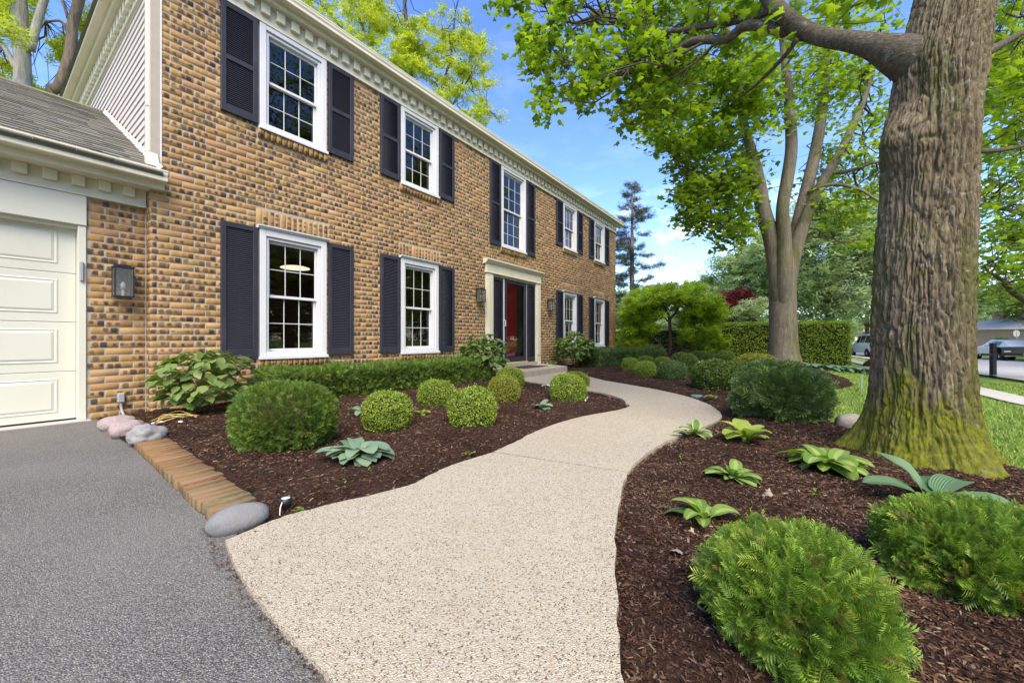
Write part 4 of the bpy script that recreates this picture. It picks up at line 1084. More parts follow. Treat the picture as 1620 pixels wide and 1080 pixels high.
m = MB(); m.add([(XU - .120, .008, 2.862), (XU - .030, .008, 2.862), (XU - .030, .092, 2.862), (XU - .120, .092, 2.862), (XU - .125, -.055, 2.70), (XU - .022, -.055, 2.70), (XU - .022, .045, 2.66), (XU - .125, .045, 2.66)], [(0, 1, 2, 3), (7, 6, 5, 4), (0, 4, 5, 1), (1, 5, 6, 2), (2, 6, 7, 3), (3, 7, 4, 0)]); m.fixn = True
m.build('elbow', M['cream'], dsp)
for z in (3.35, 4.55): MB().bbox(XU - .121, XU - .029, .009, .091, z, z + .03, .004).build('strap', M['cream'], dsp)

# ---- garage roof: plank of sheathing and shingles tab by tab
SL = math.atan2(4.30 - 2.585, 2.95 + .21); YE, ZE = -.21, 2.585
cS, sS = math.cos(SL), math.sin(SL); RL = 3.16 / cS
mb = MB(); mb.add([(-6, YE, ZE), (XU - .025, YE, ZE), (XU - .025, 2.95, 4.30), (-6, 2.95, 4.30), (XU - .025, 6.4, 2.5), (-6, 6.4, 2.5), (-6, YE + .02, ZE - .03), (XU - .025, YE + .02, ZE - .03)], [(0, 1, 2, 3), (3, 2, 4, 5), (0, 6, 7, 1)])
groof = mb.build('garage_roof', M['shingle'], house)
def roofpt(x, s, h=0.0): return (x, YE + s * cS - h * sS, ZE + s * sS + h * cS)
rotR = Matrix.Translation((0, YE, ZE)) @ Matrix.Rotation(SL, 4, 'X')
EX = 0.118; rows = int(RL / EX) + 1; tabs = []
rg = random.Random(5)
for r in range(rows):
    x = XU - .03
    while x > -6:
        w = rg.choice((.16, .20, .26, .31, .36)); x0_ = x - w
        tabs.append((r, x0_ + .003, x - .003)); x = x0_
shown = [t_ for t_ in tabs if t_[2] > 0.0]
meshes = {}
V, F, off = [], [], 0
for r, a, b in tabs:
    lift = rg.uniform(0, .006)
    s0 = r * EX - .012 + rg.uniform(-.004, .004); s1 = min(RL, (r + 1) * EX + .03)
    if b > 0.05 and len(groof.children) < 299:
        key = (round(b - a, 3), r == rows - 1)
        if key not in meshes:
            w = b - a; meshes[key] = MB().add([(-w / 2, 0, .017), (w / 2, 0, .017), (w / 2, EX + .03, .004), (-w / 2, EX + .03, .004), (-w / 2, 0, .001), (w / 2, 0, .001)], [(0, 1, 2, 3), (4, 5, 1, 0), (4, 0, 3), (5, 2, 1)]).mesh('shingle', M['shingle'])
        o = bpy.data.objects.new('shingle', meshes[key]); COL.objects.link(o)
        o.matrix_basis = rotR @ Matrix.Translation(((a + b) / 2, s0, lift)); par(o, groof, True)
    else:
        q = [roofpt(a, s0, .017 + lift), roofpt(b, s0, .017 + lift), roofpt(b, s1, .003 + lift), roofpt(a, s1, .003 + lift), roofpt(a, s0, .001), roofpt(b, s0, .001)]
        V.append(q); F.append(np.array([(0, 1, 2, 3), (4, 5, 1, 0)]) + off); off += 6
tag(link('shingle_courses', mesh_np('shingle_courses', np.concatenate(V), [np.concatenate(F)], M['shingle']), groof), kind='stuff')
mb = MB(); mb.tube([(-6, 2.95, 4.305), (XU - .03, 2.95, 4.305)], .035, 8); mb.build('ridge_cap', M['shingle'], groof)
k = MB(); P = [roofpt(XU - .055, s, .012) for s in (.08, RL)]; Q = [roofpt(XU - .021, s, .06) for s in (.08, RL)]
k.add([P[0], P[1], Q[1], Q[0]], [(0, 1, 2, 3)]); k.add([tuple(np.add(P[0], (0, 0, -.01))), tuple(np.add(P[1], (0, 0, -.01))), P[1], P[0]], [(0, 1, 2, 3)]); k.build('flashing', M['siding'], groof)

# ---- garage door and its trim
MB().bbox(-5.6, .676, GY - .028, GY + .02, 1.965, 2.2615, .004).build('garage_header', M['garage_paint'], house)
MB().bbox(.617, .675, GY - .012, GY + .16, .012, 1.9645, .004).build('garage_jamb', M['garage_paint'], house)
MB().box(-5.6, .6165, GY + .021, GY + .16, 1.93, 2.20).build('garage_head_stop', M['garage_paint'], house)
gd = empty('garage_door', (-1.8, GY + .1, .01)); par(gd, house, True)
yd = GY + .095; H4 = .4905
for r in range(4):
    z0_ = .012 + r * H4; s = MB()
    s.bbox(-4.25, .6165, yd, yd + .05, z0_ + .0015, z0_ + H4 - .0015, .005)
    sec = s.build('door_section', M['garage_paint'], gd)
    x = .498
    while x > -4.1:
        w = .86; xa, xb, za, zb = x - w, x, z0_ + .085, z0_ + H4 - .065
        def ring(x0_, x1_, za_, zb_, y): return [(x0_, y, za_), (x1_, y, za_), (x1_, y, zb_), (x0_, y, zb_)]
        v = ring(xa, xb, za, zb, yd - .0005) + ring(xa + .012, xb - .012, za + .012, zb - .012, yd - .007) + ring(xa + .026, xb - .026, za + .024, zb - .024, yd - .002) + ring(xa + .048, xb - .048, za + .044, zb - .044, yd - .010)
        f = [(4 * q + i, 4 * q + (i + 1) % 4, 4 * q + 4 + (i + 1) % 4, 4 * q + 4 + i) for q in range(3) for i in range(4)] + [(12, 13, 14, 15)]
        MB().add(v, f).build('panel', M['garage_paint'], sec); x -= w + .12
MB().bbox(.626, .655, GY - .040, GY - .0125, 1.405, 1.60, .006).build('door_sensor', M['grey_metal'], house)
MB().box(-4.25, .616, yd - .004, yd + .04, .0135, .030).build('bottom_seal', M['rubber'], gd)
# garage side walls far from view, so that nothing floats
mb = MB(); mb.box(-5.6, -5.4, GY + .3, 6.2, -.1, 2.6); mb.box(-5.6, XU, 6.2, 6.35, -.1, 2.6); mb.box(-5.4, -4.25, GY + .03, GY + .25, -.1, 1.96); mb.build('garage_shell', M['brick_far'], house)

# ---- fixtures on the walls
def lantern(x, y, zb, h, w, label, group):
    e = empty('wall_lantern', (x, y, zb)); tag(e, label, 'wall lantern', group)
    k = MB(); d = w * .95; y1 = -.035; y0 = y1 - d
    k.bbox(-.055, .055, -.016, .006, h * .30, h * .98, .004)
    k.box(-.014, .014, -.05, -.012, h * .86, h * .96)
    fr = .011
    for xx in (-w / 2, w / 2 - fr):
        for yy in (y0, y1 - fr): k.box(xx, xx + fr, yy, yy + fr, .012, h * .84)
    k.box(-w / 2 - .004, w / 2 + .004, y0 - .004, y1 + .004, 0, .0115); k.box(-w / 2 - .006, w / 2 + .006, y0 - .006, y1 + .006, h * .8405, h * .875)
    k.box(-w / 2 + .02, w / 2 - .02, y0 + .02, y1 - .02, h * .8755, h * .92)
    k.box(-.03, .03, y1 + .0045, -.008, h * .845, h * .90)
    k.build('frame', M['black_metal'], e, False)
    i = .003
    for q in ([(-w / 2 + i, y0 + i), (w / 2 - i, y0 + i)], [(-w / 2 + i, y0 + i), (-w / 2 + i, y1 - i)], [(w / 2 - i, y0 + i), (w / 2 - i, y1 - i)], [(-w / 2 + i, y1 - i), (w / 2 - i, y1 - i)]):
        (xa, ya), (xb, yb) = q
        MB().add([(xa, ya, .013), (xb, yb, .013), (xb, yb, h * .838), (xa, ya, h * .838)], [(0, 1, 2, 3)]).build('pane', M['lamp_glass'], e, False)
    k = MB(); k.lathe([(.012, .012), (.012, .07), (.006, .075)], (0, (y0 + y1) / 2, 0), 10); k.build('socket', M['white'], e, False)
    k = MB(); k.lathe([(.008, .076), (.020, .10), (.022, .125), (.012, .155), (.002, .165)], (0, (y0 + y1) / 2, 0), 12); k.build('bulb', M['bulb'], e, False, True)
    return e
lantern(.925, GY - .002, 1.262, .365, .150, 'black box lantern on the brick pier beside the garage door', 'black wall lanterns')
lantern(6.526, -.004, 1.635, .33, .150, 'black box lantern on the brick left of the front door', 'black wall lanterns')
lantern(9.584, -.004, 1.635, .33, .150, 'black box lantern on the brick right of the front door', 'black wall lanterns')
cb = empty('outlet_box', (.925, GY, .0)); tag(cb, 'grey outdoor outlet box with conduit at the foot of the garage pier', 'outlet box')
MB().bbox(.895, .950, GY - .055, GY + .004, .155, .255, .008).build('box', M['grey_metal'], cb)
k = MB(); k.tube(catmull([(.923, GY - .03, .156), (.925, GY - .032, .09), (.935, GY - .06, .03), (.95, GY - .09, -.02)], 5), .012, 8); k.build('conduit', M['grey_metal'], cb)

# ------------------------------------------------------------------ leaf shapes
RHOMB_V = [(0, 0, 0), (.32, .5, .10), (0, 1, 0), (-.32, .5, .10)]; RHOMB_F = [(0, 1, 2), (0, 2, 3)]
def maple_leaf():
    half = [(0.0, 0.0), (.16, -.07), (.40, -.02), (.33, .13), (.56, .34), (.36, .40), (.34, .52), (.15, .55), (.17, .74), (0.0, 1.0)]
    out = half + [(-x, y) for x, y in half[-2:0:-1]]
    V = [(0, .30, 0.0)] + [(x, y, -.30 * abs(x) - .10 * (y - .3) ** 2) for x, y in out]
    n = len(out); return V, [(0, 1 + i, 1 + (i + 1) % n) for i in range(n)]
def maple_leaf_lo():
    half = [(0.0, 0.0), (.40, -.02), (.30, .14), (.54, .36), (.26, .50), (0.0, 1.0)]
    out = half + [(-x, y) for x, y in half[-2:0:-1]]
    V = [(0, .30, 0.0)] + [(x, y, -.28 * abs(x)) for x, y in out]
    n = len(out); return V, [(0, 1 + i, 1 + (i + 1) % n) for i in range(n)]
def ovate_leaf():
    rows = [(0, .02), (.15, .26), (.38, .36), (.65, .28), (.86, .12), (1.0, .0)]
    V = []; F = []
    for y, w in rows: V += [(-w, y, .10 * w - .16 * y * y), (0, y, -.16 * y * y), (w, y, .10 * w - .16 * y * y)]
    for i in range(len(rows) - 1):
        a = 3 * i; F += [(a, a + 1, a + 4, a + 3), (a + 1, a + 2, a + 5, a + 4)]
    return V, F
def sprig(pairs, nl, nw, droop=.1):
    """one shoot: a thin stem with two ranks of needles, all of a piece"""
    V, F = [], []; ys = [.02 + .95 * i / pairs for i in range(pairs + 1)]
    for i, y in enumerate(ys):
        b = .05 * (y - y * y); V += [(-.012 * (1 - y * .7), y, b), (.012 * (1 - y * .7), y, b)]
        if i: F.append((2 * i - 2, 2 * i - 1, 2 * i + 1, 2 * i))
    for i in range(pairs):
        y = ys[i] + .04
        for s in (-1, 1):
            l = nl * (1 - .40 * (i / pairs) ** 2) * (0.8 + .4 * ((i * 7 + s * 3) % 5) / 5); dy = l * (.45 + .5 * i / pairs); a = len(V); k = 2 * i + (0 if s < 0 else 1)
            V += [(s * l * .5, y + dy * .5 + nw, .05), (s * l, y + dy, -.03), (s * l * .5, y + dy * .5 - nw, .03)]; F.append((k, a, a + 1, a + 2) if s < 0 else (k, a + 2, a + 1, a))
    return V, F
def blade_cluster(n=5):
    """a tuft of leaflets"""
    V, F = [], []
    rg = random.Random(3)
    for i in range(n):
        a = 2 * math.pi * i / n + rg.uniform(-.4, .4); c, s = math.cos(a), math.sin(a); z = rg.uniform(-.2, .3); o = len(V)
        V += [(0, 0, 0), (c * .5 - s * .16, s * .5 + c * .16, z * .6 + .06), (c, s, z), (c * .5 + s * .16, s * .5 - c * .16, z * .6 + .06)]; F += [(o, o + 1, o + 2), (o, o + 2, o + 3)]
    return V, F
ML, MLL, OV, TUFT = maple_leaf(), maple_leaf_lo(), ovate_leaf(), blade_cluster(5)
def orient(n, out, spread=.8, up=0.0):
    nr = out + RNG.normal(0, spread, (n, 3)) + np.array((0, 0, up)); ax = RNG.normal(size=(n, 3)) + out * .5
    return ax, nr

# ------------------------------------------------------------------ clipped shrubs
def superdir(n, p=2.6, zmin=-.75):
    d = randdir(int(n * 1.5) + 20); r = 1 / (np.abs(d) ** p).sum(1) ** (1 / p); q = d * r[:, None]
    k = q[:, 2] > zmin; q = q[k][:n]; d = d[k][:n]; return q, d
def clip_shape(n, w, dp, h, p=2.6, lump=.035, freq=11, inner=.16, seed=0):
    q, d = superdir(n, p)
    P = np.stack((q[:, 0] * w / 2, q[:, 1] * dp / 2, (q[:, 2] + .74) / 1.74 * h), 1)
    nz = vnoise3(P * freq + seed * 7.3, seed) - .5 + .5 * (vnoise3(P * freq * 2.3 + 3, seed + 5) - .5)
    dep = RNG.random(len(P)) ** 2 * inner
    c = np.array((0, 0, h * .45))
    sc = 1 + lump * 2 * nz - dep
    return c + (P - c) * sc[:, None], d
def core_mesh(name, w, dp, h, p=2.6, shrink=.84, seed=0):  # solid dark core that stands for the shaded inside of a shrub
    nu, nv = 22, 14; V = []
    for j in range(nv + 1):
        ph = -math.pi / 2 + math.pi * j / nv
        for i in range(nu):
            th = 2 * math.pi * i / nu; d = np.array((math.cos(ph) * math.cos(th), math.cos(ph) * math.sin(th), math.sin(ph)))
            d = d / (np.abs(d) ** p).sum() ** (1 / p); d[2] = max(d[2], -.72)
            V.append((d[0] * w / 2 * shrink, d[1] * dp / 2 * shrink, (d[2] + .72) / 1.72 * h * (shrink + .06)))
    V = np.array(V); V += (vnoise3(V * 14, seed)[:, None] - .5) * .03
    F = [(j * nu + i, j * nu + (i + 1) % nu, (j + 1) * nu + (i + 1) % nu, (j + 1) * nu + i) for j in range(nv) for i in range(nu)]
    return mesh_np(name, V, [np.array(F)], M['shaded_core'], True)
BOXV = []
for sdv in range(3):
    P, d = clip_shape(9800, .42, .42, .33, 2.5, .065, 12, .16, sdv); P = P * np.where(RNG.random(len(P)) < .03, RNG.uniform(1.02, 1.09, len(P)), 1)[:, None]
    ax, nr = orient(len(P), d, .75, .3)
    fm = scatter_mesh('foliage', RHOMB_V, RHOMB_F, P, ax, nr, RNG.uniform(.012, .021, len(P)), M['leaf_box'], widths=RNG.uniform(.013, .020, len(P)))
    BOXV.append((fm, core_mesh('branches', .42, .42, .33, 2.5, .86, sdv)))
def boxwood(px, yb, w, h, label, mat='leaf_box', group='clipped boxwood balls', dp=None, z=None, depth_add=None, name='boxwood', rz=None):
    f = gnd(px, yb); dr = f[:2] - np.array((0, -CAMD)); dr /= np.linalg.norm(dr); dp = dp or w
    c = f[:2] + dr * dp * .42
    z = float(ground_z(*c)[0]) - .012 if z is None else z
    e = empty(name, (c[0], c[1], z), random.uniform(0, 6.28) if rz is None else rz); tag(e, label, 'shrub', group)
    fm, cm = BOXV[random.randrange(3)]
    for nm, me, mt in (('foliage', fm, mat), ('branches', cm, 'shaded_core')):
        o = link(nm, me, e, False); o.scale = (w / .42, dp / .42, h / .33); o.material_slots[0].link = 'OBJECT'; o.material_slots[0].material = M[mat] if nm == 'foliage' else M['shaded_core']
    return e
boxwood(613, 691, .41, .325, 'bright green boxwood ball beside the blue-green hosta')
boxwood(691, 651, .41, .315, 'bright green boxwood ball against the dark yew hedge, left of the three at the back')
boxwood(746, 685, .43, .345, 'largest bright boxwood ball, in the middle of the left bed near the walk')
boxwood(797, 642, .385, .325, 'yellow-tinged boxwood ball in front of another near the front step', 'leaf_box_gold')
boxwood(807, 619, .45, .32, 'boxwood ball half hidden behind the yellow-tinged one before the step')
boxwood(899, 641, .44, .34, 'squarish boxwood ball at the inside of the walk bend, nearer of a pair')
boxwood(909, 614, .47, .32, 'boxwood ball at the inside of the walk bend, farther of a pair')
G2 = 'clipped shrubs in the far right bed'
boxwood(997, 590, .41, .33, 'small light boxwood ball nearest the house end in the far bed', 'leaf_box', G2)
boxwood(1021, 599, .42, .32, 'small light boxwood ball nearest the walk in the far bed', 'leaf_box', G2)
boxwood(1022, 580, .46, .28, 'small light boxwood ball behind two others below the ornamental tree', 'leaf_box', G2)
boxwood(1049, 586, .44, .31, 'small light boxwood ball left of a round mid-green one under the ornamental tree', 'leaf_box', G2)
boxwood(1063, 605, .52, .37, 'dark green flat-topped yew ball by the far mulch edge', 'needle_yew_dark', G2)
boxwood(1082, 591, .61, .46, 'round mid-green boxwood just left of the white boulder', 'leaf_box_dark', G2)
boxwood(1103, 574, .62, .36, 'green clipped mound behind the white boulder', 'leaf_box_dark', G2)
boxwood(1133, 579, 1.05, .33, 'wide flat-topped green mound behind the large clipped dome', 'leaf_box_dark', G2, .6)
boxwood(1146, 571, .68, .36, 'light domed shrub just before the tall hedge', 'leaf_box', G2)
boxwood(1180, 577, .42, .21, 'tiny light shrub between the dome and the second maple', 'leaf_box', G2)
boxwood(1140, 622, .83, .46, 'large green clipped dome in front of the white boulder', 'leaf_box_dark', G2, .75)
boxwood(1195, 599, .83, .40, 'yellow-green loose mound at the foot of the second maple', 'leaf_box_gold', G2, .7)
boxwood(1032, 573, .90, .55, 'dark rounded shrub beside the ornamental tree trunk', 'needle_yew_dark', G2)

# ------------------------------------------------------------------ yews
SP_MID, SP_NEAR = sprig(5, .42, .06), sprig(8, .40, .040)
def yew_foliage(name, P, d, sp_, smin, smax, mat, up=.35, spread=.45):
    n = len(P); ax = d + RNG.normal(0, spread, (n, 3)) + (0, 0, up); nr = RNG.normal(0, .7, (n, 3)) + (0, 0, .7) + d * .9
    s = RNG.uniform(smin, smax, n) * np.where(RNG.random(n) < .05, 1.45, 1); return scatter_mesh(name, sp_[0], sp_[1], P - ax / np.linalg.norm(ax, axis=1)[:, None] * s[:, None] * .4, ax, nr, s, M[mat])
def yew(c, w, dp, h, n, sp_, smin, smax, mat, label, p=2.4, lump=.06, freq=7, group='yew shrubs', rz=0, seed=1, z=None, inner=.12):
    z = float(ground_z(c[0], c[1])[0]) - .01 if z is None else z
    e = empty('yew_shrub', (c[0], c[1], z), rz); tag(e, label, 'shrub', group)
    P, d = clip_shape(n, w, dp, h, p, lump, freq, inner, seed)
    link('foliage', yew_foliage('foliage', P, d, sp_, smin, smax, mat), e, False)
    link('branches', core_mesh('branches', w, dp, h, p, .82, seed), e, False)
    return e
YAWC = -(math.pi / 2 - YAW)
f = gnd(445, 729); yew((f[0] + .14, f[1] + .25), .69, .56, .46, 6500, SP_MID, .022, .045, 'needle_yew', 'large clipped yew mound in the left bed beside the leafy shrub', 2.5, .05, 9, rz=YAWC, inner=.10)
f = gnd(1234, 675); yew((f[0] + .33, f[1] + .0), .74, .68, .49, 4600, SP_MID, .060, .115, 'needle_yew_dark', 'dark loose yew bush between the walk and the lawn', 2.3, .20, 7, rz=YAWC, seed=2)
yew(at(1258, 0, 1.02)[:2], .395, .40, .262, 5200, SP_NEAR, .026, .052, 'needle_yew_near', 'bright green yew bush nearest the camera at the right', 2.3, .13, 8, rz=YAWC, seed=3, inner=.38)
yew(at(1565, 0, 1.26)[:2], .60, .40, .232, 6000, SP_NEAR, .027, .055, 'needle_yew_near', 'dense yew bush in the bottom right corner before the big trunk', 2.4, .15, 8, rz=YAWC, seed=4, inner=.36)
# hedges
def box_surface(n, L, W, Hh, faces='front,top,ends,back'):
    areas = [('f', L * Hh), ('b', L * Hh * .35), ('t', L * W), ('l', W * Hh), ('r', W * Hh)]; tot = sum(a for _, a in areas); P, D = [], []
    for k, a in areas:
        m = int(n * a / tot); u, v = RNG.random(m), RNG.random(m)
        if k == 'f': P.append(np.stack((u * L, 0 * u, v * Hh), 1)); D.append((0, -1, 0.1))
        if k == 'b': P.append(np.stack((u * L, 0 * u + W, v * Hh), 1)); D.append((0, 1, 0.1))
        if k == 't': P.append(np.stack((u * L, v * W, 0 * u + Hh), 1)); D.append((0, 0, 1))
        if k == 'l': P.append(np.stack((0 * u, u * W, v * Hh), 1)); D.append((-1, 0, .1))
        if k == 'r': P.append(np.stack((0 * u + L, u * W, v * Hh), 1)); D.append((1, 0, .1))
        D[-1] = np.tile(np.array(D[-1], float), (m, 1))
    P, D = np.concatenate(P), np.concatenate(D)
    # round the top edges and let the surface swell and sink
    r = .07; lo = np.array((r, r, -1)); hi = np.array((L - r, W - r, Hh - r)); q = np.clip(P, lo, hi); dv = P - q; l = np.linalg.norm(dv, axis=1)[:, None]
    P = np.where(l > r, q + dv / (l + 1e-9) * r, P)
    nz = vnoise3(P * 6, 3) - .5 + .6 * (vnoise3(P * 15, 4) - .5)
    P = P + D * (nz * .09 - RNG.random(len(P)) ** 2 * .07)[:, None]; return P, D
def hedge(name, org, rz, L, W, Hh, n, label, leaf, group='hedges'):
    e = empty(name, org, rz); tag(e, label, 'hedge', group); P, D = box_surface(n, L, W, Hh)
    if leaf == 'yew': me = yew_foliage('foliage', P, D, SP_MID, .035, .065, 'needle_yew')
    elif leaf == 'yewdark': me = yew_foliage('foliage', P, D, SP_MID, .045, .075, 'needle_yew_dark')
    else:
        ax, nr = orient(len(P), D, .8, .3); me = scatter_mesh('foliage', RHOMB_V, RHOMB_F, P, ax, nr, RNG.uniform(.05, .09, len(P)), M['leaf_hedge'], widths=RNG.uniform(.05, .08, len(P)))
    link('foliage', me, e, False)
    MB().bbox(.07, L - .07, .07, W - .07, -.05, Hh - .08, .05).build('branches', M['shaded_core'], e, False); return e  # solid dark block standing for the shaded inside of the hedge
hedge('yew_hedge', (2.06, -.80, 0.02), 0, 4.05, .66, .425, 15000, 'long low clipped yew hedge under the two left windows', 'yew')
hedge('yew_hedge', (10.15, -1.25, 0.0), 0, 4.1, .7, .50, 9000, 'low clipped yew hedge under the two windows right of the door', 'yewdark')
a_, b_ = at(1128, 0, 16.2), at(1347, 0, 14.3); dv = b_ - a_; L_ = float(np.hypot(dv[0], dv[1]))
hedge('privet_hedge', (a_[0], a_[1], -.22), math.atan2(dv[1], dv[0]), L_, 1.1, 1.70, 17000, 'tall square-cut leafy hedge behind the second maple', 'leaf')
a_, b_ = at(950, 0, 22), at(1125, 0, 17.5); dv = b_ - a_; L_ = float(np.hypot(dv[0], dv[1]))
hedge('privet_hedge', (a_[0], a_[1], -.1), math.atan2(dv[1], dv[0]), L_, 1.2, 1.45, 7000, 'shaded leafy hedge behind the ornamental tree', 'leaf')

# ------------------------------------------------------------------ broad-leaved shrubs
ovm = mesh_np('leaf', np.array(OV[0]), [np.array(OV[1])], M['leaf_shrub'], True)
e = empty('leafy_shrub', (1.48, -.50, 0.03)); tag(e, 'loose broad-leaved green shrub against the house corner by the garage', 'shrub')
rg = random.Random(8); st = MB(); npl = 0
while npl < 299:
    d = np.array([rg.gauss(0, 1) for _ in range(3)]); d /= np.linalg.norm(d)
    if d[2] < -.8: continue
    r = 1 - .45 * rg.random() ** 1.6
    p = np.array((d[0] * .42 * r, d[1] * .36 * r - .02, .37 + d[2] * .33 * r))
    # rotate along the line of sight a little, keep off the wall
    if p[1] > .42 or p[2] < .07: continue
    o = link('leaf', ovm, e, False); o.location = p
    az = math.atan2(d[1], d[0]) + rg.gauss(0, .6)
    o.rotation_euler = (rg.gauss(-.35, .35), rg.gauss(0, .35), az - math.pi / 2); s = rg.uniform(.10, .155); o.scale = (s, s, s); npl += 1
for k in range(16):
    a = 2 * math.pi * k / 16 + rg.uniform(-.2, .2); R = rg.uniform(.25, .46); zt = rg.uniform(.35, .62)
    st.tube(catmull([(rg.uniform(-.05, .05), rg.uniform(-.05, .05), -.03), (math.cos(a) * R * .35, math.sin(a) * R * .3, zt * .5), (math.cos(a) * R, math.sin(a) * R * .75, zt)], 4), np.linspace(.006, .002, 9), 5)
st.build('stems', M['twig'], e, False)
def leaf_shrub(c, w, h, n, s0, s1, label, seed, z=0.0, name='hydrangea'):
    rg = np.random.default_rng(seed); e = empty(name, (c[0], c[1], z)); tag(e, label, 'shrub', 'broad-leaved shrubs flanking the door')
    d = rg.normal(size=(n * 2, 3)); d /= np.linalg.norm(d, axis=1)[:, None]; d = d[d[:, 2] > -.6][:n]
    r = 1 - .5 * rg.random(len(d)) ** 1.7
    P = np.stack((d[:, 0] * w / 2 * r, d[:, 1] * w / 2 * r, h * .56 + d[:, 2] * h * .44 * r), 1) * (1 + .22 * (vnoise3(d * 2.2, seed)[:, None] - .5))
    ax = d * (1, 1, .2) + rg.normal(0, .45, (len(d), 3)) + (0, 0, -.25); nr = np.array((0, 0, 1.0)) + d * .6 + rg.normal(0, .35, (len(d), 3))
    link('foliage', scatter_mesh('foliage', OV[0], OV[1], P, ax, nr, rg.uniform(s0, s1, len(d)), M['leaf_shrub'], True), e, False)
    st = MB()
    for k in range(12):
        a = 2 * math.pi * k / 12; R = w * .33; st.tube(catmull([(math.cos(a) * .03, math.sin(a) * .03, -.05), (math.cos(a) * R * .4, math.sin(a) * R * .4, h * .35), (math.cos(a) * R, math.sin(a) * R, h * .72)], 4), np.linspace(.011, .004, 9), 5)
    st.build('stems', M['twig'], e, False); return e
leaf_shrub((6.12, -.52), .92, .88, 520, .10, .16, 'broad-leaved shrub left of the front door before the hedge end', 21)
leaf_shrub((9.98, -.66), 1.08, .98, 560, .11, .17, 'broad-leaved shrub right of the front door beside the step', 22)
leaf_shrub((9.35, -.18), .34, .24, 60, .07, .10, 'tiny leafy sprout at the wall right of the step', 23)

# ------------------------------------------------------------------ hostas and little plants
def hosta_leaf(L, W, e0, e1, pet, seed, tipw=1.0):
    rg = random.Random(seed); nT, nU = 15, 7; V, UV = [], []; p = np.array((0.0, 0, 0)); twist = rg.uniform(-.25, .25)
    for i in range(nT):
        t = i / (nT - 1); el = math.radians(e0 + (e1 - e0) * t ** 1.15)
        if i: p = p + np.array((0, math.cos(el), math.sin(el))) * L / (nT - 1)
        b = (t - pet) / (1 - pet)
        w = .012 * L + (W * (max(b, 0) ** .52) * (max(1 - b, 0) ** .62) * 1.72 if b > 0 else 0)
        if i == nT - 1: w = .002
        nrm = np.array((0, -math.sin(el), math.cos(el)))
        for j in range(nU):
            s = -1 + 2 * j / (nU - 1); fold = .30 * abs(s) * w * (1 - .6 * max(b, 0)) + .06 * w * math.sin(b * 9 + seed + s * 2) * abs(s)
            q = p + np.array((s * w / 1.0, 0, 0)) + nrm * fold + np.array((0, 0, twist * s * w * max(b, 0)))
            V.append(q); UV.append((j / (nU - 1), max(b, 0)))
    F = [(i * nU + j, i * nU + j + 1, (i + 1) * nU + j + 1, (i + 1) * nU + j) for i in range(nT - 1) for j in range(nU - 1)]
    return np.array(V), np.array(F), np.array(UV)
HL = {}
def hleaf(mat, kind):
    if (mat, kind) not in HL:
        L, W, e0, e1, pet = [(1, .27, 62, -32, .20), (1, .30, 45, -42, .18), (1, .25, 76, 4, .26), (1, .23, 52, -14, .22)][kind]
        v, f, uv = hosta_leaf(L, W, e0, e1, pet, kind * 3 + 1); HL[(mat, kind)] = mesh_np('leaf', v, [f], M[mat], True, uv)
    return HL[(mat, kind)]
def hosta(px, py, n, s0, s1, mat, label, seed, azs=None, kinds=(0, 1, 2, 3), group='hostas in the mulch', name='hosta', z=None):
    f = gnd(px, py); z = float(ground_z(f[0], f[1])[0]) - .004 if z is None else z
    e = empty(name, (f[0], f[1], z)); tag(e, label, 'plant', group); rg = random.Random(seed)
    for k in range(n):
        kd = kinds[k % len(kinds)]; az = (azs[k] + YAWC if azs else 2.399 * k + rg.uniform(-.3, .3)); s = rg.uniform(s0, s1)
        o = link('leaf', hleaf(mat, kd), e, False); o.rotation_euler = (rg.uniform(-.12, .12), rg.uniform(-.15, .15), az); o.scale = (s * rg.uniform(.85, 1.1), s, s)
        o.location = (rg.uniform(-.02, .02), rg.uniform(-.02, .02), 0)
    return e
hosta(566, 738, 40, .17, .27, 'hosta_blue', 'blue-green hosta clump in the left bed near the walk', 1, None, (0, 1, 0, 3))
hosta(572, 662, 4, .14, .20, 'hosta_blue', 'small blue-green hosta with few leaves behind the yew mound', 2)
hosta(667, 664, 7, .07, .12, 'hosta_lime', 'tiny yellow hosta between two boxwood balls', 3)
hosta(857, 652, 16, .10, .16, 'hosta_blue', 'small pale hosta in the middle of the left bed', 4)
hosta(1100, 694, 20, .12, .21, 'hosta_varied', 'white-edged hosta at the right edge of the walk', 5)
hosta(1180, 708, 13, .16, .27, 'hosta_lime', 'upright lime hosta right of the white-edged one', 6, None, (2, 3, 2, 0))
hosta(1160, 774, 20, .10, .17, 'hosta_mid', 'lime-centred hosta with dead leaves in the right bed', 7)
hosta(1308, 752, 38, .15, .28, 'hosta_mid', 'large green hosta clump left of the mossy trunk', 8, None, (0, 1, 0, 3))
hosta(1470, 812, 5, .25, .34, 'hosta_deep', 'sparse deep green hosta of few large leaves before the trunk', 9, [1.25, -1.2, -2.3, .55, -.55], (3, 3, 1, 2, 3))
hosta(1112, 842, 9, .11, .18, 'hosta_mid', 'small hosta behind the nearest yew bush', 10, [0.2, 1.0, 1.6, -.4, 2.2, -.9, .6, 2.7, -1.5])
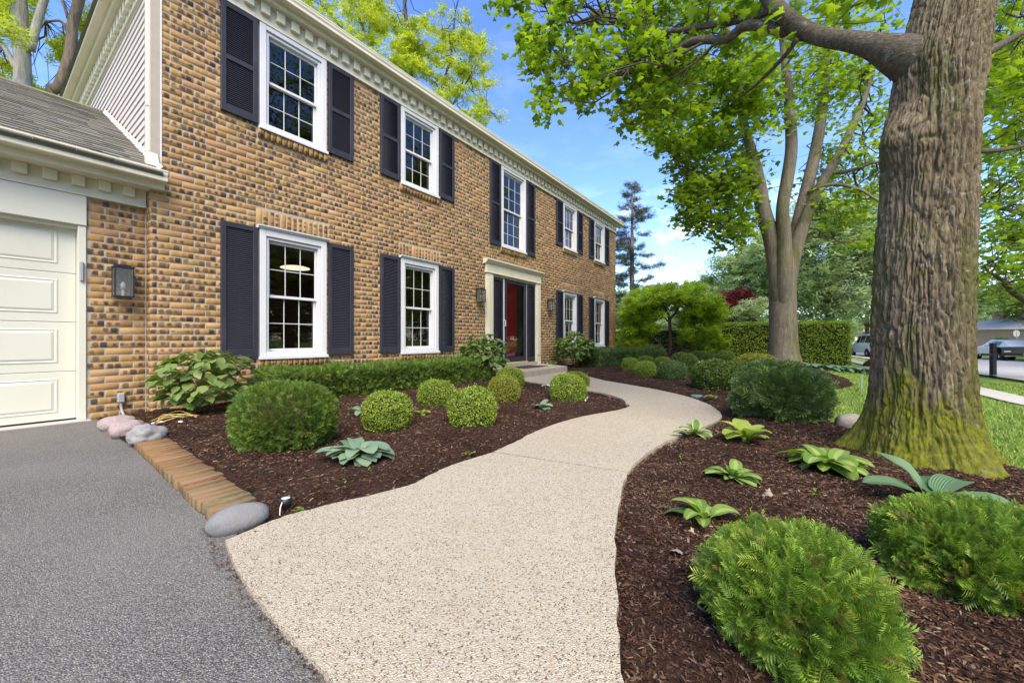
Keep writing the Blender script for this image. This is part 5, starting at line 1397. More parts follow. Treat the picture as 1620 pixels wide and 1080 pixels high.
for k, (px, py, s) in enumerate(((475, 812, .05), (738, 724, .07), (588, 753, .03), (790, 712, .035), (1130, 636, .14), (1078, 735, .04), (1290, 797, .04), (545, 775, .03), (1072, 688, .05))):
    labs = ['leafy seedling beside the garden spotlight', 'pale seedling at the left bed edge by the walk joint', 'tiny seedling below the blue-green hosta', 'thin seedling near the walk edge beyond the pale one',
            'thin young sprout at the far outer bend of the walk', 'tiny sprout in the right bed by the walk', 'tiny sprout below the large green hosta', 'tiny sprout left of the walk edge', 'little sprout at the right walk edge before the white-edged hosta']
    hosta(px, py, 5 if k < 2 else 4, s * .7, s * 1.2, 'hosta_lime', labs[k], 40 + k, None, (0, 2, 3), 'seedlings', 'seedling')
# hosta row under the tall hedge, and the purple plant
k = 0
for px in (1262, 1284, 1306, 1328, 1350, 1372):
    p = at(px, 0, 11.6 - .1 * k); labs = ['first', 'second', 'third', 'fourth', 'fifth', 'sixth']
    z = float(zg(p[0], p[1])); e = empty('hosta', (p[0], p[1], z - .03)); tag(e, labs[k] + ' pale hosta from the left in the row before the tall hedge', 'plant', 'hosta row under the tall hedge'); rg = random.Random(90 + k)
    for q in range(15):
        o = link('leaf', hleaf('hosta_blue', (0, 1, 3)[q % 3]), e, False); o.rotation_euler = (0, 0, 2.399 * q); s = rg.uniform(.34, .55); o.scale = (s * .8, s, s)
    k += 1
def tuft_shrub(c, w, h, n, s0, s1, mat, label, name, cat='shrub', group=None, z=0.0, seed=1):
    e = empty(name, (c[0], c[1], z)); tag(e, label, cat, group); P, d = clip_shape(n, w, w * .8, h, 2.1, .12, 3 / max(w, .4), .5, seed)
    ax, nr = orient(len(P), d, .8, .3); link('foliage', scatter_mesh('foliage', TUFT[0], TUFT[1], P, ax, nr, RNG.uniform(s0, s1, len(P)), M[mat]), e, False)
    mb = MB()
    for k in range(9):
        a = k * .7; mb.tube([(0, 0, -.05), (math.cos(a) * w * .12, math.sin(a) * w * .12, h * .35), (math.cos(a) * w * .3, math.sin(a) * w * .3, h * .75)], [.02 * w, .012 * w, .005 * w], 5)
    mb.build('stems', M['twig'], e, False); return e
p = at(1392, 0, 12.2); tuft_shrub(p, 1.0, .46, 1500, .04, .08, 'leaf_purple', 'dark purple-leaved low plant beyond the hosta row', 'purple_plant', 'plant', z=float(zg(p[0], p[1])) - .04)

# ------------------------------------------------------------------ trees
def wander(p0, p1, n, amp, rg):
    t = np.linspace(0, 1, n)[:, None]; P = np.asarray(p0) * (1 - t) + np.asarray(p1) * t
    return P + rg.normal(0, amp, (n, 3)) * np.sin(t * math.pi)
def make_tree(name, label, base, limbs, bark, clumps, leaf, per, s0, s1, lmat, group=None, twigmat=None, flat=.65, seed=0, nside=10, twig_r=.010, droop=.2, part='limb'):
    """limbs: list of control rows (x,y,z,r); the first is the trunk. clumps: (n,4) centre + radius"""
    rg = np.random.default_rng(seed); e = empty(name, base); tag(e, label, 'tree', group); nodes = []
    for k, lb in enumerate(limbs):
        C = catmull(lb, 7); mb = MB(); mb.tube(C[:, :3], C[:, 3], nside if k else nside + 6); mb.build('trunk' if k == 0 else part, M[bark], e, True, True)
        nodes.append(C if k else C[len(C) // 2:])
    nodes = np.concatenate(nodes)
    cl = np.asarray(clumps, float)
    if twigmat:
        mb = MB()
        for c in cl:
            d = np.linalg.norm(nodes[:, :3] - c[:3], axis=1) + np.where(nodes[:, 2] > c[2] + .3, .4, 0); q = nodes[int(np.argmin(d))]
            P = wander(q[:3], c[:3], 6, min(.16, .05 * np.linalg.norm(c[:3] - q[:3])), rg); r0 = min(q[3] * .6, twig_r * (1 + .45 * np.linalg.norm(c[:3] - q[:3])))
            mb.tube(P, np.linspace(r0, .003, 6), 5, False)
            for _ in range(3):
                t = P[rg.integers(2, 6)]; u = t + rg.normal(0, 1, 3) * (1, 1, .6) * c[3] * .7; mb.tube([t, (t + u) / 2 + rg.normal(0, .03, 3), u], [.005, .004, .002], 4, False)
        mb.build('twigs', M[twigmat], e, True, True)
    n = per * len(cl); ci = np.repeat(np.arange(len(cl)), per)
    off = rg.normal(0, .5, (n, 3)); l = np.linalg.norm(off, axis=1)[:, None]; off = off / np.maximum(l, 1e-6) * np.minimum(l, 1.15)
    P = cl[ci, :3] + off * cl[ci, 3:4] * (1, 1, flat)
    nr = np.stack((rg.normal(0, .55, n), rg.normal(0, .55, n), np.ones(n)), 1); ax = np.stack((rg.normal(size=n), rg.normal(size=n), rg.normal(0, .35, n) - droop), 1)
    link('crown', scatter_mesh('crown', leaf[0], leaf[1], P, ax, nr, rg.uniform(s0, s1, n), M[lmat]), e, True)
    return e
def clumps_in(poly, z0, z1, n, r0, r1, seed, keep=None):
    rg = np.random.default_rng(seed); xs = [p[0] for p in poly]; ys = [p[1] for p in poly]; out = []
    while len(out) < n:
        x, y = rg.uniform(min(xs), max(xs)), rg.uniform(min(ys), max(ys))
        if not in_poly(np.array([x]), np.array([y]), poly)[0]: continue
        d = rg.uniform(z0, z1); out.append((*at(x, y, d), rg.uniform(r0, r1)))
    return np.array(out)
def row(px, py, d, r): return (*at(px, py, d), r)

# -- the near maple: heavy furrowed trunk, moss at its foot
TC = at(1457, 0, 2.60)
prof = [(-.12, .40, 1464), (0.0, .375, 1464), (.13, .362, 1464), (.30, .358, 1464), (.55, .352, 1464), (.82, .340, 1463), (1.4, .334, 1468), (1.83, .330, 1474), (2.17, .322, 1475), (2.46, .308, 1486), (2.76, .300, 1498), (3.1, .275, 1517), (3.6, .25, 1535), (4.4, .225, 1545), (5.4, .18, 1550), (6.4, .13, 1560)]
nth, zs_ = 420, np.concatenate((np.arange(-.12, 3.3, .008), np.arange(3.3, 6.4, .06)))
pz = np.array([p[0] for p in prof]); pr = np.array([p[1] for p in prof]); pc = np.array([p[2] for p in prof])
TH, ZZ = np.meshgrid(np.linspace(0, 2 * math.pi, nth, endpoint=False), zs_)
rr = np.interp(ZZ, pz, pr) * .70; lat = (np.interp(ZZ, pz, pc) - 1464) / FPX * 2.62
# direction right in the picture / toward the camera, in world terms
RT = np.array((SN, -CS)); TOW = np.array((-CS, -SN))
# root flare: lobes that reach out at the foot
fl = np.clip(1 - (ZZ + .03) / .62, 0, 1) ** 2.6
lob = .40 + .60 * np.clip(np.cos(TH * 3 + .5) * .5 + np.cos(TH * 5 - 1.1) * .5 + .3, 0, 1)
rr = rr * (1 + fl * 1.05 * lob)
# burl on the left side of the trunk under the limb, swirls round it
def ang(a): return np.arctan2(np.sin(TH - a), np.cos(TH - a))
rr += .085 * np.exp(-((ang(math.pi * .92)) / .55) ** 2 - ((ZZ - 2.12) / .15) ** 2) - .02 * np.exp(-((ang(math.pi * .92)) / .6) ** 2 - ((ZZ - 2.42) / .08) ** 2) + .035 * np.exp(-((ang(math.pi * .78)) / .35) ** 2 - ((ZZ - 2.62) / .12) ** 2) + .02 * np.exp(-((ang(1.6)) / .5) ** 2 - ((ZZ - 2.2) / .2) ** 2)
rr += .018 * (vnoise2(TH / (2 * math.pi) * 7, ZZ * 1.6, 7, 9) - .5)
# furrows: long interlaced ridges, finer across than along
u = TH / (2 * math.pi)
sw = .9 * np.exp(-((ZZ - 2.25) / .38) ** 2)
wx = (vnoise2(u * 14, ZZ * 3, 14, 1) - .5) * .5 + (vnoise2(u * 40, ZZ * 14, 40, 2) - .5) * .30
wx += sw * 2.2 * (vnoise2(u * 6, ZZ * 3.5, 6, 12) - .5)
def crack(k, zf, s, w): return np.exp(-(np.abs(2 * vnoise2(u * k + wx * (k / 40), ZZ * zf + (vnoise2(u * 20, ZZ * 4, 20, s + 5) - .5) * 2, k, s) - 1) / w) ** 2)
furrow = -.85 * crack(66, 2.8, 3, .24) - .50 * crack(120, 6, 4, .26) - .45 * crack(70, 13, 14, .13) + .30 * (vnoise2(u * 260, ZZ * 45, 260, 6) - .5) + .25 * (vnoise2(u * 120, ZZ * 14, 120, 7) - .5)
amp = .022 * (1 - .45 * np.clip(fl * 1.8, 0, 1))
rr += furrow * amp + .008
rr += np.clip(fl * 1.5, 0, 1) * .016 * (vnoise2(u * 90, ZZ * 26, 90, 8) - .5)
V = np.stack((TC[0] + RT[0] * (lat + rr * np.cos(TH)) + TOW[0] * rr * np.sin(TH), TC[1] + RT[1] * (lat + rr * np.cos(TH)) + TOW[1] * rr * np.sin(TH), ZZ), -1)
m_, n_ = ZZ.shape; i, j = np.meshgrid(np.arange(m_ - 1), np.arange(n_), indexing='ij'); a = (i * n_ + j).ravel(); b = (i * n_ + (j + 1) % n_).ravel()
F = np.stack((a, a + n_, b + n_, b), 1)
tree1_limbs = [
    [row(1515, 0, 2.62, .2), row(1535, -160, 2.7, .16), row(1480, -330, 3.0, .10), row(1400, -480, 3.4, .05)],
    [row(1470, 106, 2.62, .155), row(1420, 86, 2.66, .118), row(1385, 74, 2.70, .080), row(1350, 66, 2.78, .066), row(1290, 55, 2.95, .060), row(1245, 28, 3.05, .056), row(1214, -8, 3.2, .058), row(1170, -80, 3.4, .045), row(1090, -160, 3.8, .03)],
    [row(1290, 55, 2.95, .05), row(1250, 52, 3.1, .046), row(1210, 42, 3.25, .042), row(1177, 42, 3.4, .040), row(1149, 62, 3.6, .038), row(1099, 65, 3.8, .036), row(1065, 83, 4.0, .034), row(1032, 104, 4.2, .026)],
    [row(1228, 10, 3.1, .036), row(1190, 28, 3.4, .032), row(1129, 39, 3.8, .030), row(1052, 51, 4.3, .028), row(993, 44, 4.7, .025), row(949, 25, 5.1, .022), row(904, 36, 5.5, .019), row(871, 8, 6.0, .015), row(845, -20, 6.3, .010)],
    [row(1032, 51, 4.4, .017), row(1000, 75, 4.7, .014), row(960, 112, 5.0, .011), row(927, 153, 5.3, .007)],
    [row(1262, 62, 3.0, .018), row(1235, 96, 3.2, .016), row(1195, 135, 3.5, .012), row(1165, 158, 3.8, .008)],
    [row(1550, 90, 2.7, .035), row(1585, 70, 3.0, .028), row(1640, 40, 3.4, .02)], [row(1548, 240, 2.8, .02), row(1600, 235, 3.4, .016), row(1660, 220, 4.0, .01)],
]
A = [(800, -40), (775, 45), (790, 70), (850, 120), (845, 180), (880, 195), (960, 165), (1000, 190), (1040, 150), (1110, 135), (1190, 95), (1210, -40)]
cl = np.concatenate((
    clumps_in(A, 3.9, 6.4, 84, .15, .30, 1), clumps_in([(985, 60), (960, 165), (1015, 190), (1100, 185), (1110, 90)], 3.8, 5.2, 16, .20, .34, 2),
    clumps_in([(1090, -60), (1100, 45), (1230, 60), (1400, 40), (1430, -60)], 3.0, 4.6, 15, .20, .36, 3),
    clumps_in([(1565, -80), (1560, 160), (1660, 260), (1700, -80)], 3.4, 5.5, 30, .22, .4, 4),
    clumps_in([(760, -420), (820, -60), (1500, -70), (1750, -100), (1700, -500)], 3.0, 6.0, 30, .35, .6, 5)))
rgc = np.random.default_rng(6); dc = rgc.normal(size=(46, 3)); dc /= np.linalg.norm(dc, axis=1)[:, None]; dc *= rgc.random((46, 1)) ** .4
cl = np.concatenate((cl, np.concatenate((np.array((5.0, -6.6, 8.0)) + dc * (3.3, 2.6, 1.7), rgc.uniform(.45, .75, (46, 1))), 1)))  # unseen clumps and limb added overhead, so the upper panes mirror leaves
tree1_limbs.append([row(1535, -160, 2.7, .13), (3.6, -6.7, 5.2, .11), (4.2, -6.7, 6.8, .08), (5.2, -6.5, 8.2, .05), (6.4, -6.4, 9.0, .02)])
t1 = make_tree('maple_tree', 'huge maple trunk with furrowed bark and mossy foot at the right', (TC[0], TC[1], 0), tree1_limbs[:1] + tree1_limbs[1:], 'bark_limb', cl, ML, 46, .058, .105, 'leaf_maple', 'maple trees', 'bark_dark', .7, 3, 12)
# the joined trunk replaces the first limb's lower part
t1.children[0].name = 'limb_top'
trunk = link('trunk', mesh_np('trunk', V.reshape(-1, 3), [F], M['bark_near'], True), t1, True)

# -- the second maple
D2 = 9.2
def r2(px, py, r, d=D2): return row(px, py, d, r * .84)
b2 = at(1240, 0, D2)
L2 = [
    [(*at(1240, 590, D2)[:3], .44), r2(1241, 575, .43), r2(1240, 555, .36), r2(1239, 520, .335), r2(1238, 470, .325), r2(1237, 430, .31), r2(1237, 400, .26), r2(1236, 370, .18), r2(1235, 345, .08)],
    [r2(1236, 520, .10, 9.2), r2(1231, 455, .20, 9.12), r2(1222, 385, .20, 9.05), r2(1208, 335, .185, 9.0), r2(1200, 290, .17, 9.0), r2(1192, 250, .13, 9.0), r2(1175, 190, .10, 9.1), r2(1165, 120, .07, 9.2), r2(1150, 40, .05, 9.4), r2(1130, -60, .03, 9.8)],
    [r2(1239, 520, .10, 9.2), r2(1240, 450, .20, 9.0), r2(1240, 380, .18, 8.87), r2(1238, 330, .15, 8.8), r2(1246, 280, .15, 8.8), r2(1252, 230, .14, 8.8), r2(1248, 160, .12, 8.9), r2(1240, 80, .09, 9.0), r2(1232, 0, .07, 9.1), r2(1220, -90, .04, 9.3)],
    [r2(1240, 520, .10, 9.2), r2(1248, 440, .20, 9.3), r2(1262, 360, .18, 9.4), r2(1276, 300, .16, 9.5), r2(1290, 240, .15, 9.6), r2(1300, 180, .13, 9.7), r2(1310, 100, .09, 9.8), r2(1330, 0, .06, 10.0), r2(1345, -80, .03, 10.2)],
    [r2(1241, 510, .10, 9.2), r2(1252, 420, .18, 9.2), r2(1275, 345, .155, 9.2), r2(1300, 290, .13, 9.2), r2(1330, 240, .11, 9.2), r2(1355, 185, .09, 9.2), r2(1372, 140, .07, 9.3), r2(1395, 60, .04, 9.5)],
    [r2(1310, 275, .06, 9.2), r2(1345, 270, .05, 9.0), r2(1380, 258, .04, 8.8), r2(1420, 250, .03, 8.6)],
    [r2(1285, 300, .05, 9.0), r2(1320, 292, .045, 8.7), r2(1360, 300, .035, 8.4), r2(1392, 320, .02, 8.2)],
    [r2(1200, 290, .06, 8.9), r2(1180, 283, .05, 8.7), r2(1150, 290, .04, 8.4), r2(1115, 310, .02, 8.0)],
    [r2(1248, 160, .05, 8.9), r2(1205, 130, .04, 8.4), r2(1160, 110, .03, 8.0), r2(1100, 130, .02, 7.6)],
]
B = [(1030, 120), (1018, 240), (1058, 232), (1075, 300), (1072, 340), (1115, 365), (1150, 388), (1190, 350), (1196, 270), (1215, 210), (1215, 60), (1100, 95)]
cl2 = np.concatenate((
    clumps_in(B, 7.2, 10.5, 150, .24, .48, 11), clumps_in([(1080, 290), (1085, 345), (1150, 390), (1185, 340), (1180, 280)], 7.4, 9.5, 22, .28, .5, 12),
    clumps_in([(1215, 40), (1215, 160), (1260, 210), (1400, 210), (1410, 40)], 8.2, 12, 56, .35, .65, 13),
    clumps_in([(1280, 290), (1290, 385), (1335, 405), (1395, 440), (1400, 230), (1330, 210)], 8.6, 12, 40, .30, .55, 14),
    clumps_in([(1000, -260), (1040, 110), (1420, 60), (1450, -260)], 7.6, 12, 46, .4, .8, 15)))
make_tree('maple_tree', 'second maple with a many-stemmed trunk behind the clipped shrubs', (b2[0], b2[1], .1), L2, 'bark_maple', cl2, MLL, 46, .085, .15, 'leaf_maple_far', 'maple trees', 'bark_dark', .7, 4, 12)

# -- the maple at the right edge, its trunk outside the picture
b3 = at(1790, 0, 10.5)
L3 = [[(b3[0], b3[1], -.5, .40), (b3[0], b3[1], 1.0, .33), (b3[0], b3[1] + .1, 2.6, .30), (b3[0] - .1, b3[1] + .1, 4.2, .22), (b3[0], b3[1], 6.5, .12)],
      [row(1790, 480, 10.5, .13), row(1720, 500, 10.0, .10), row(1660, 492, 9.5, .08), row(1610, 468, 9.2, .06), row(1580, 440, 9.0, .04), row(1556, 425, 8.8, .02)],
      [row(1790, 420, 10.5, .12), row(1700, 380, 9.8, .08), row(1620, 340, 9.2, .05), row(1560, 325, 8.8, .025)],
      [row(1790, 300, 10.5, .12), row(1690, 200, 9.6, .08), row(1610, 130, 9.0, .05), row(1550, 90, 8.6, .03)]]
cl3 = np.concatenate((clumps_in([(1548, 60), (1545, 330), (1550, 470), (1600, 480), (1700, 520), (1720, 60)], 7.5, 12, 150, .32, .60, 16), clumps_in([(1540, 0), (1540, 400), (1560, 470), (1680, 490), (1700, 0)], 12, 16, 90, .5, .85, 18), clumps_in([(1560, -120), (1560, 60), (1800, 100), (1800, -120)], 7.5, 12, 40, .4, .7, 17)))
make_tree('maple_tree', 'leafy maple branches reaching in from the right edge behind the big trunk', (b3[0], b3[1], -.4), L3, 'bark_dark', cl3, MLL, 44, .09, .16, 'leaf_maple_far', 'maple trees', 'bark_dark', .6, 5, 10)

# -- the small ornamental tree past the house end
D4 = 16.3
b4 = at(1060, 0, D4)
L4 = [[row(1058, 574, D4, 0.087), row(1060, 550, D4, 0.074), row(1060, 520, D4, 0.068), row(1058, 500, D4, 0.062), row(1050, 485, D4, 0.043), row(1045, 465, D4, 0.031), row(1040, 450, D4, 0.019)],
      [row(1060, 505, D4, 0.050), row(1070, 492, D4, 0.043), row(1078, 475, D4, 0.031), row(1090, 460, D4 + .3, 0.019)],
      [row(1059, 510, D4, 0.031), row(1040, 492, D4 - .4, 0.028), row(1020, 480, D4 - .8, 0.019), row(1005, 478, D4 - 1, 0.012)],
      [row(1064, 498, D4, 0.031), row(1095, 488, D4 + .3, 0.025), row(1120, 478, D4 + .5, 0.015)],
      [row(1057, 566, D4 - .3, 0.062), row(1045, 545, D4 - .5, 0.050), row(1028, 530, D4 - .7, 0.037), row(1010, 515, D4 - .9, 0.025), row(998, 505, D4 - 1, 0.012)],
      [row(1045, 545, D4 - .5, 0.031), row(1030, 548, D4 - .9, 0.019), row(1012, 545, D4 - 1.2, 0.012)]]
cl4 = np.concatenate((clumps_in([(990, 520), (986, 490), (1004, 460), (1060, 446), (1112, 452), (1140, 485), (1142, 530), (1110, 492), (1060, 474), (1012, 492)], D4 - 2.0, D4 + 2.0, 135, .22, .40, 21),
                      clumps_in([(986, 485), (990, 548), (1022, 540), (1040, 512), (1045, 492), (1010, 480)], D4 - 1.7, D4 + 1.4, 46, .2, .36, 22),
                      clumps_in([(1075, 500), (1082, 548), (1120, 562), (1146, 545), (1143, 480), (1110, 480)], D4 - 1.4, D4 + 1.8, 84, .24, .40, 23), clumps_in([(1000, 470), (1060, 452), (1125, 468), (1130, 500), (1060, 492), (1005, 505)], D4 - .4, D4 + 2.2, 46, .24, .40, 24), clumps_in([(985, 540), (1000, 566), (1040, 560), (1030, 530)], D4 - 1.5, D4 + 1, 14, .2, .34, 25)))
make_tree('ornamental_tree', 'small spreading ornamental tree past the far end of the house', (b4[0], b4[1], 0), L4, 'bark_dark', cl4, TUFT, 30, .11, .19, 'leaf_crab', None, 'bark_dark', .55, 6, 8)

# -- honey locust over the roof, two trunks behind the garage
D5 = 21.0
def r5(px, py, r, d=D5): return row(px, py, d, r)
b5 = at(640, 0, D5)
L5 = [[(b5[0], b5[1], -.1, .40), (b5[0], b5[1], 4, .34), (b5[0] + .2, b5[1], 8, .27), r5(640, 200, .2), r5(650, 100, .14), r5(640, 0, .09), r5(650, -80, .04)],
      [r5(645, 220, .14), r5(690, 190, .11), r5(700, 140, .08), r5(715, 80, .06), r5(720, 20, .03)], [r5(645, 180, .12), r5(610, 110, .08), r5(580, 60, .06), r5(560, 0, .03)],
      [r5(690, 190, .08), r5(720, 160, .06), r5(750, 110, .04), r5(770, 80, .02)], [r5(690, 210, .08), r5(730, 180, .06), r5(770, 175, .04), r5(790, 190, .02)], [r5(640, 160, .1), r5(560, 70, .06), r5(520, 20, .04), r5(480, -20, .02)]]
cl5 = np.concatenate((clumps_in([(470, -10), (480, 12), (545, 62), (600, 100), (655, 110), (640, 50), (620, -10)], D5 - 2.5, D5 + 2.5, 62, .35, .65, 31),
                      clumps_in([(630, 95), (640, 130), (700, 170), (760, 195), (785, 215), (795, 190), (770, 150), (790, 110), (770, 60), (735, 25), (700, 20), (650, 40)], D5 - 2.5, D5 + 2.5, 92, .32, .6, 32), clumps_in([(420, -150), (470, -20), (700, -20), (760, -150)], D5 - 3, D5 + 3, 30, .7, 1.1, 33)))
make_tree('honey_locust_tree', 'feathery yellow-green tree rising behind the house roof', (b5[0], b5[1], 0), L5, 'bark_dark', cl5, TUFT, 34, .13, .22, 'leaf_locust', None, 'bark_dark', .5, 7, 8, .014)
D6 = 11.0
def r6(px, py, r, d=D6): return row(px, py, d, r * .66)
b6 = at(36, 0, D6)
L6 = [[(b6[0], b6[1], -.1, .30), (b6[0], b6[1], 4, .23), r6(36, 150, .27), r6(36, 100, .25), r6(34, 50, .235), r6(31, 0, .22), r6(28, -120, .17), r6(30, -260, .10)],
      [r6(48, 80, .15), r6(58, 40, .14), r6(70, 0, .13), r6(90, -60, .10), r6(120, -140, .06)], [r6(26, 110, .10), r6(10, 80, .09), r6(-6, 58, .08), r6(-40, 20, .05)], [r6(22, 90, .03), r6(18, 60, .025), r6(14, 30, .02), r6(18, 0, .012)]]
cl6 = np.concatenate((clumps_in([(-20, -20), (-20, 60), (14, 60), (14, -20)], D6 - 1, D6 + 1.5, 16, .25, .45, 41), clumps_in([(-20, 95), (-20, 130), (20, 125), (20, 95)], D6 + .5, D6 + 1.5, 8, .2, .35, 42), clumps_in([(40, -20), (44, 35), (68, 30), (66, -20)], D6 + .6, D6 + 2, 9, .25, .4, 43), clumps_in([(-100, -260), (-60, -30), (150, -40), (160, -260)], D6 - 1.5, D6 + 2, 34, .5, .9, 44)))
make_tree('rear_tree', 'pale grey forked trunk behind the garage at the left edge', (b6[0], b6[1], 0), L6, 'bark_pale', cl6, TUFT, 44, .08, .14, 'leaf_locust', 'trees behind the garage', 'bark_dark', .6, 8, 14)
b7 = at(82, 0, 11.5)
def r7(px, py, r): return row(px, py, 11.5, r * .80)
L7 = [[(b7[0], b7[1], -.1, .30), (b7[0], b7[1], 3, .24), r7(80, 165, .17), r7(92, 140, .165), r7(106, 105, .16), r7(113, 70, .155), r7(115, 40, .15), r7(124, 5, .145), r7(140, -60, .12), r7(150, -200, .06)],
      [r7(106, 48, .06), r7(100, 38, .045), r7(92, 33, .04), r7(72, 35, .035)], [r7(108, 30, .05), r7(103, 14, .045), r7(94, -8, .03)]]
cl7 = np.concatenate((clumps_in([(86, 75), (88, 112), (106, 100), (106, 55), (92, 50)], 11.6, 12.6, 9, .18, .3, 51), clumps_in([(122, 40), (122, 85), (140, 30), (140, 5)], 11.6, 12.8, 10, .2, .35, 52), clumps_in([(60, -200), (90, -30), (200, -30), (220, -200)], 10.5, 13, 26, .5, .8, 53), clumps_in([(40, 118), (50, 140), (75, 150), (70, 125)], 12, 13, 5, .12, .2, 54)))
make_tree('rear_tree', 'leaning brown trunk with peeling bark behind the garage ridge', (b7[0], b7[1], 0), L7, 'bark_brown', cl7, TUFT, 40, .07, .12, 'leaf_locust', 'trees behind the garage', 'bark_dark', .6, 9, 14)

# -- spruce
D8 = 28.0; b8 = at(1000, 0, D8); e = empty('spruce_tree', (b8[0], b8[1], -.1)); tag(e, 'thin blue-grey spruce standing beyond the far end of the house', 'tree')
HT = 12.4; mb = MB(); mb.tube([(b8[0], b8[1], -.2), (b8[0], b8[1], 4), (b8[0], b8[1], 8), (b8[0], b8[1], HT)], [.26, .2, .12, .02], 10); mb.build('trunk', M['bark_spruce'], e, True, True)
rg = np.random.default_rng(77); Pn, An = [], []; nb_ = 0
for k in range(96):
    z = 1.0 + (HT - 1.3) * (k / 96) ** .95; L = (HT - z) * .30 + .25; L *= rg.uniform(.45, 1.15)
    a = rg.uniform(0, 6.283); t = np.linspace(0, 1, 8)
    P = np.stack((b8[0] + np.cos(a) * L * t, b8[1] + np.sin(a) * L * t, z - .18 * L * t + .16 * L * t ** 3 + (.25 * L * t if z > HT * .7 else 0)), 1); P += rg.normal(0, .03, P.shape)
    m = MB(); m.tube(P, np.linspace(.03 if z < 8 else .016, .006, 8), 5, False); m.build('branch', M['bark_dark'], e, True, True)
    n = int(84 * L) + 12; tt = rg.uniform(.18, 1, n) ** .8; q = np.stack([np.interp(tt, t, P[:, c]) for c in range(3)], 1)
    q += rg.normal(0, 1, (n, 3)) * np.array((.12, .12, .06)) * (.6 + .5 * L / 2)[None] if False else rg.normal(0, 1, (n, 3)) * np.array((.13, .13, .07))
    Pn.append(q); An.append(np.stack((np.full(n, math.cos(a)), np.full(n, math.sin(a)), np.full(n, .1)), 1) + rg.normal(0, .6, (n, 3)))
Pn, An = np.concatenate(Pn), np.concatenate(An); SPR = sprig(5, .30, .05)
link('foliage', scatter_mesh('foliage', SPR[0], SPR[1], Pn, An, RNG.normal(size=Pn.shape) + (0, 0, 1), RNG.uniform(.16, .32, len(Pn)), M['needle_spruce']), e, True)

# -- background trees
def round_tree(name, label, px, depth, ztop, crown_w, zlow, n, lmat, s0, s1, per, seed, group='background trees', trunk_r=.3, gz=-.5, flat=.7, squash=1.0):
    rg = np.random.default_rng(seed); b = at(px, 0, depth); cz = (ztop + zlow) / 2; hh = (ztop - zlow) / 2
    d = rg.normal(size=(n, 3)); d /= np.linalg.norm(d, axis=1)[:, None]; r = 1 - .6 * rg.random(n) ** 1.6
    cl = np.stack((b[0] + d[:, 0] * crown_w / 2 * r, b[1] + d[:, 1] * crown_w / 2 * r, cz + d[:, 2] * hh * r, rg.uniform(.09, .17, n) * crown_w), 1)
    lim = [[(b[0], b[1], gz, trunk_r * 1.3), (b[0], b[1], gz + 1.2, trunk_r), (b[0] + .1, b[1], zlow + 1, trunk_r * .85), (b[0], b[1], cz, trunk_r * .6), (b[0], b[1], ztop - hh * .3, trunk_r * .2)]]
    for k in range(7):
        a = 2 * math.pi * k / 7 + rg.uniform(-.3, .3); R = crown_w * rg.uniform(.25, .42); z0 = zlow + rg.uniform(0, hh * .6)
        lim.append([(b[0], b[1], z0, trunk_r * .5), (b[0] + math.cos(a) * R * .4, b[1] + math.sin(a) * R * .4, z0 + hh * .4, trunk_r * .35), (b[0] + math.cos(a) * R, b[1] + math.sin(a) * R, z0 + hh * .8, trunk_r * .12)])
    return make_tree(name, label, (b[0], b[1], gz), lim, 'bark_dark', cl, TUFT, per, s0, s1, lmat, group, None, flat, seed, 8)
round_tree('shade_tree', 'big pale green shade tree filling the gap between the two maples', 1315, 34, 13.2, 13.5, 2.6, 190, 'leaf_far', .32, .56, 44, 61, trunk_r=.45)
round_tree('shade_tree', 'pale green tree left of the second maple beyond the hedge', 1195, 40, 10.5, 10.0, 2.4, 110, 'leaf_far', .34, .58, 40, 62)
round_tree('shade_tree', 'soft green tree far down the street left of the purple one', 1120, 52, 8.2, 10.0, 2.0, 70, 'leaf_far', .3, .5, 48, 63)
round_tree('plum_tree', 'dark red-leaved tree behind the tall hedge', 1160, 24, 3.75, 4.0, .6, 60, 'leaf_purple', .17, .28, 44, 64, trunk_r=.12)
round_tree('flowering_shrub_tree', 'pale yellow-green small tree beside the red-leaved one', 1200, 21, 2.95, 2.6, .5, 46, 'leaf_far', .13, .22, 40, 65, trunk_r=.10)
round_tree('shade_tree', 'green tree over the roof of the house across the street', 1600, 62, 9.5, 11.0, 2.0, 70, 'leaf_far', .3, .55, 50, 66)
round_tree('shade_tree', 'deep green tree across the street at the right edge', 1660, 50, 11, 12.0, 2.0, 80, 'leaf_far_deep', .28, .5, 50, 67)
round_tree('shade_tree', 'pale tree behind the tan-roofed house across the street', 1535, 75, 13, 14.0, 2.0, 70, 'leaf_far', .4, .7, 46, 68)
round_tree('shade_tree', 'distant green tree down the street between hedge and big trunk', 1372, 62, 11, 12, 2.2, 70, 'leaf_far', .3, .55, 46, 69)
round_tree('shade_tree', 'rounded tree low behind the house end and the spruce', 975, 44, 6.2, 9, 1.0, 60, 'leaf_far', .25, .45, 46, 70)
round_tree('shade_tree', 'faint tree between the ornamental tree and the red-leaved one', 1065, 64, 5.5, 12, 1.2, 60, 'leaf_far', .35, .55, 42, 71)
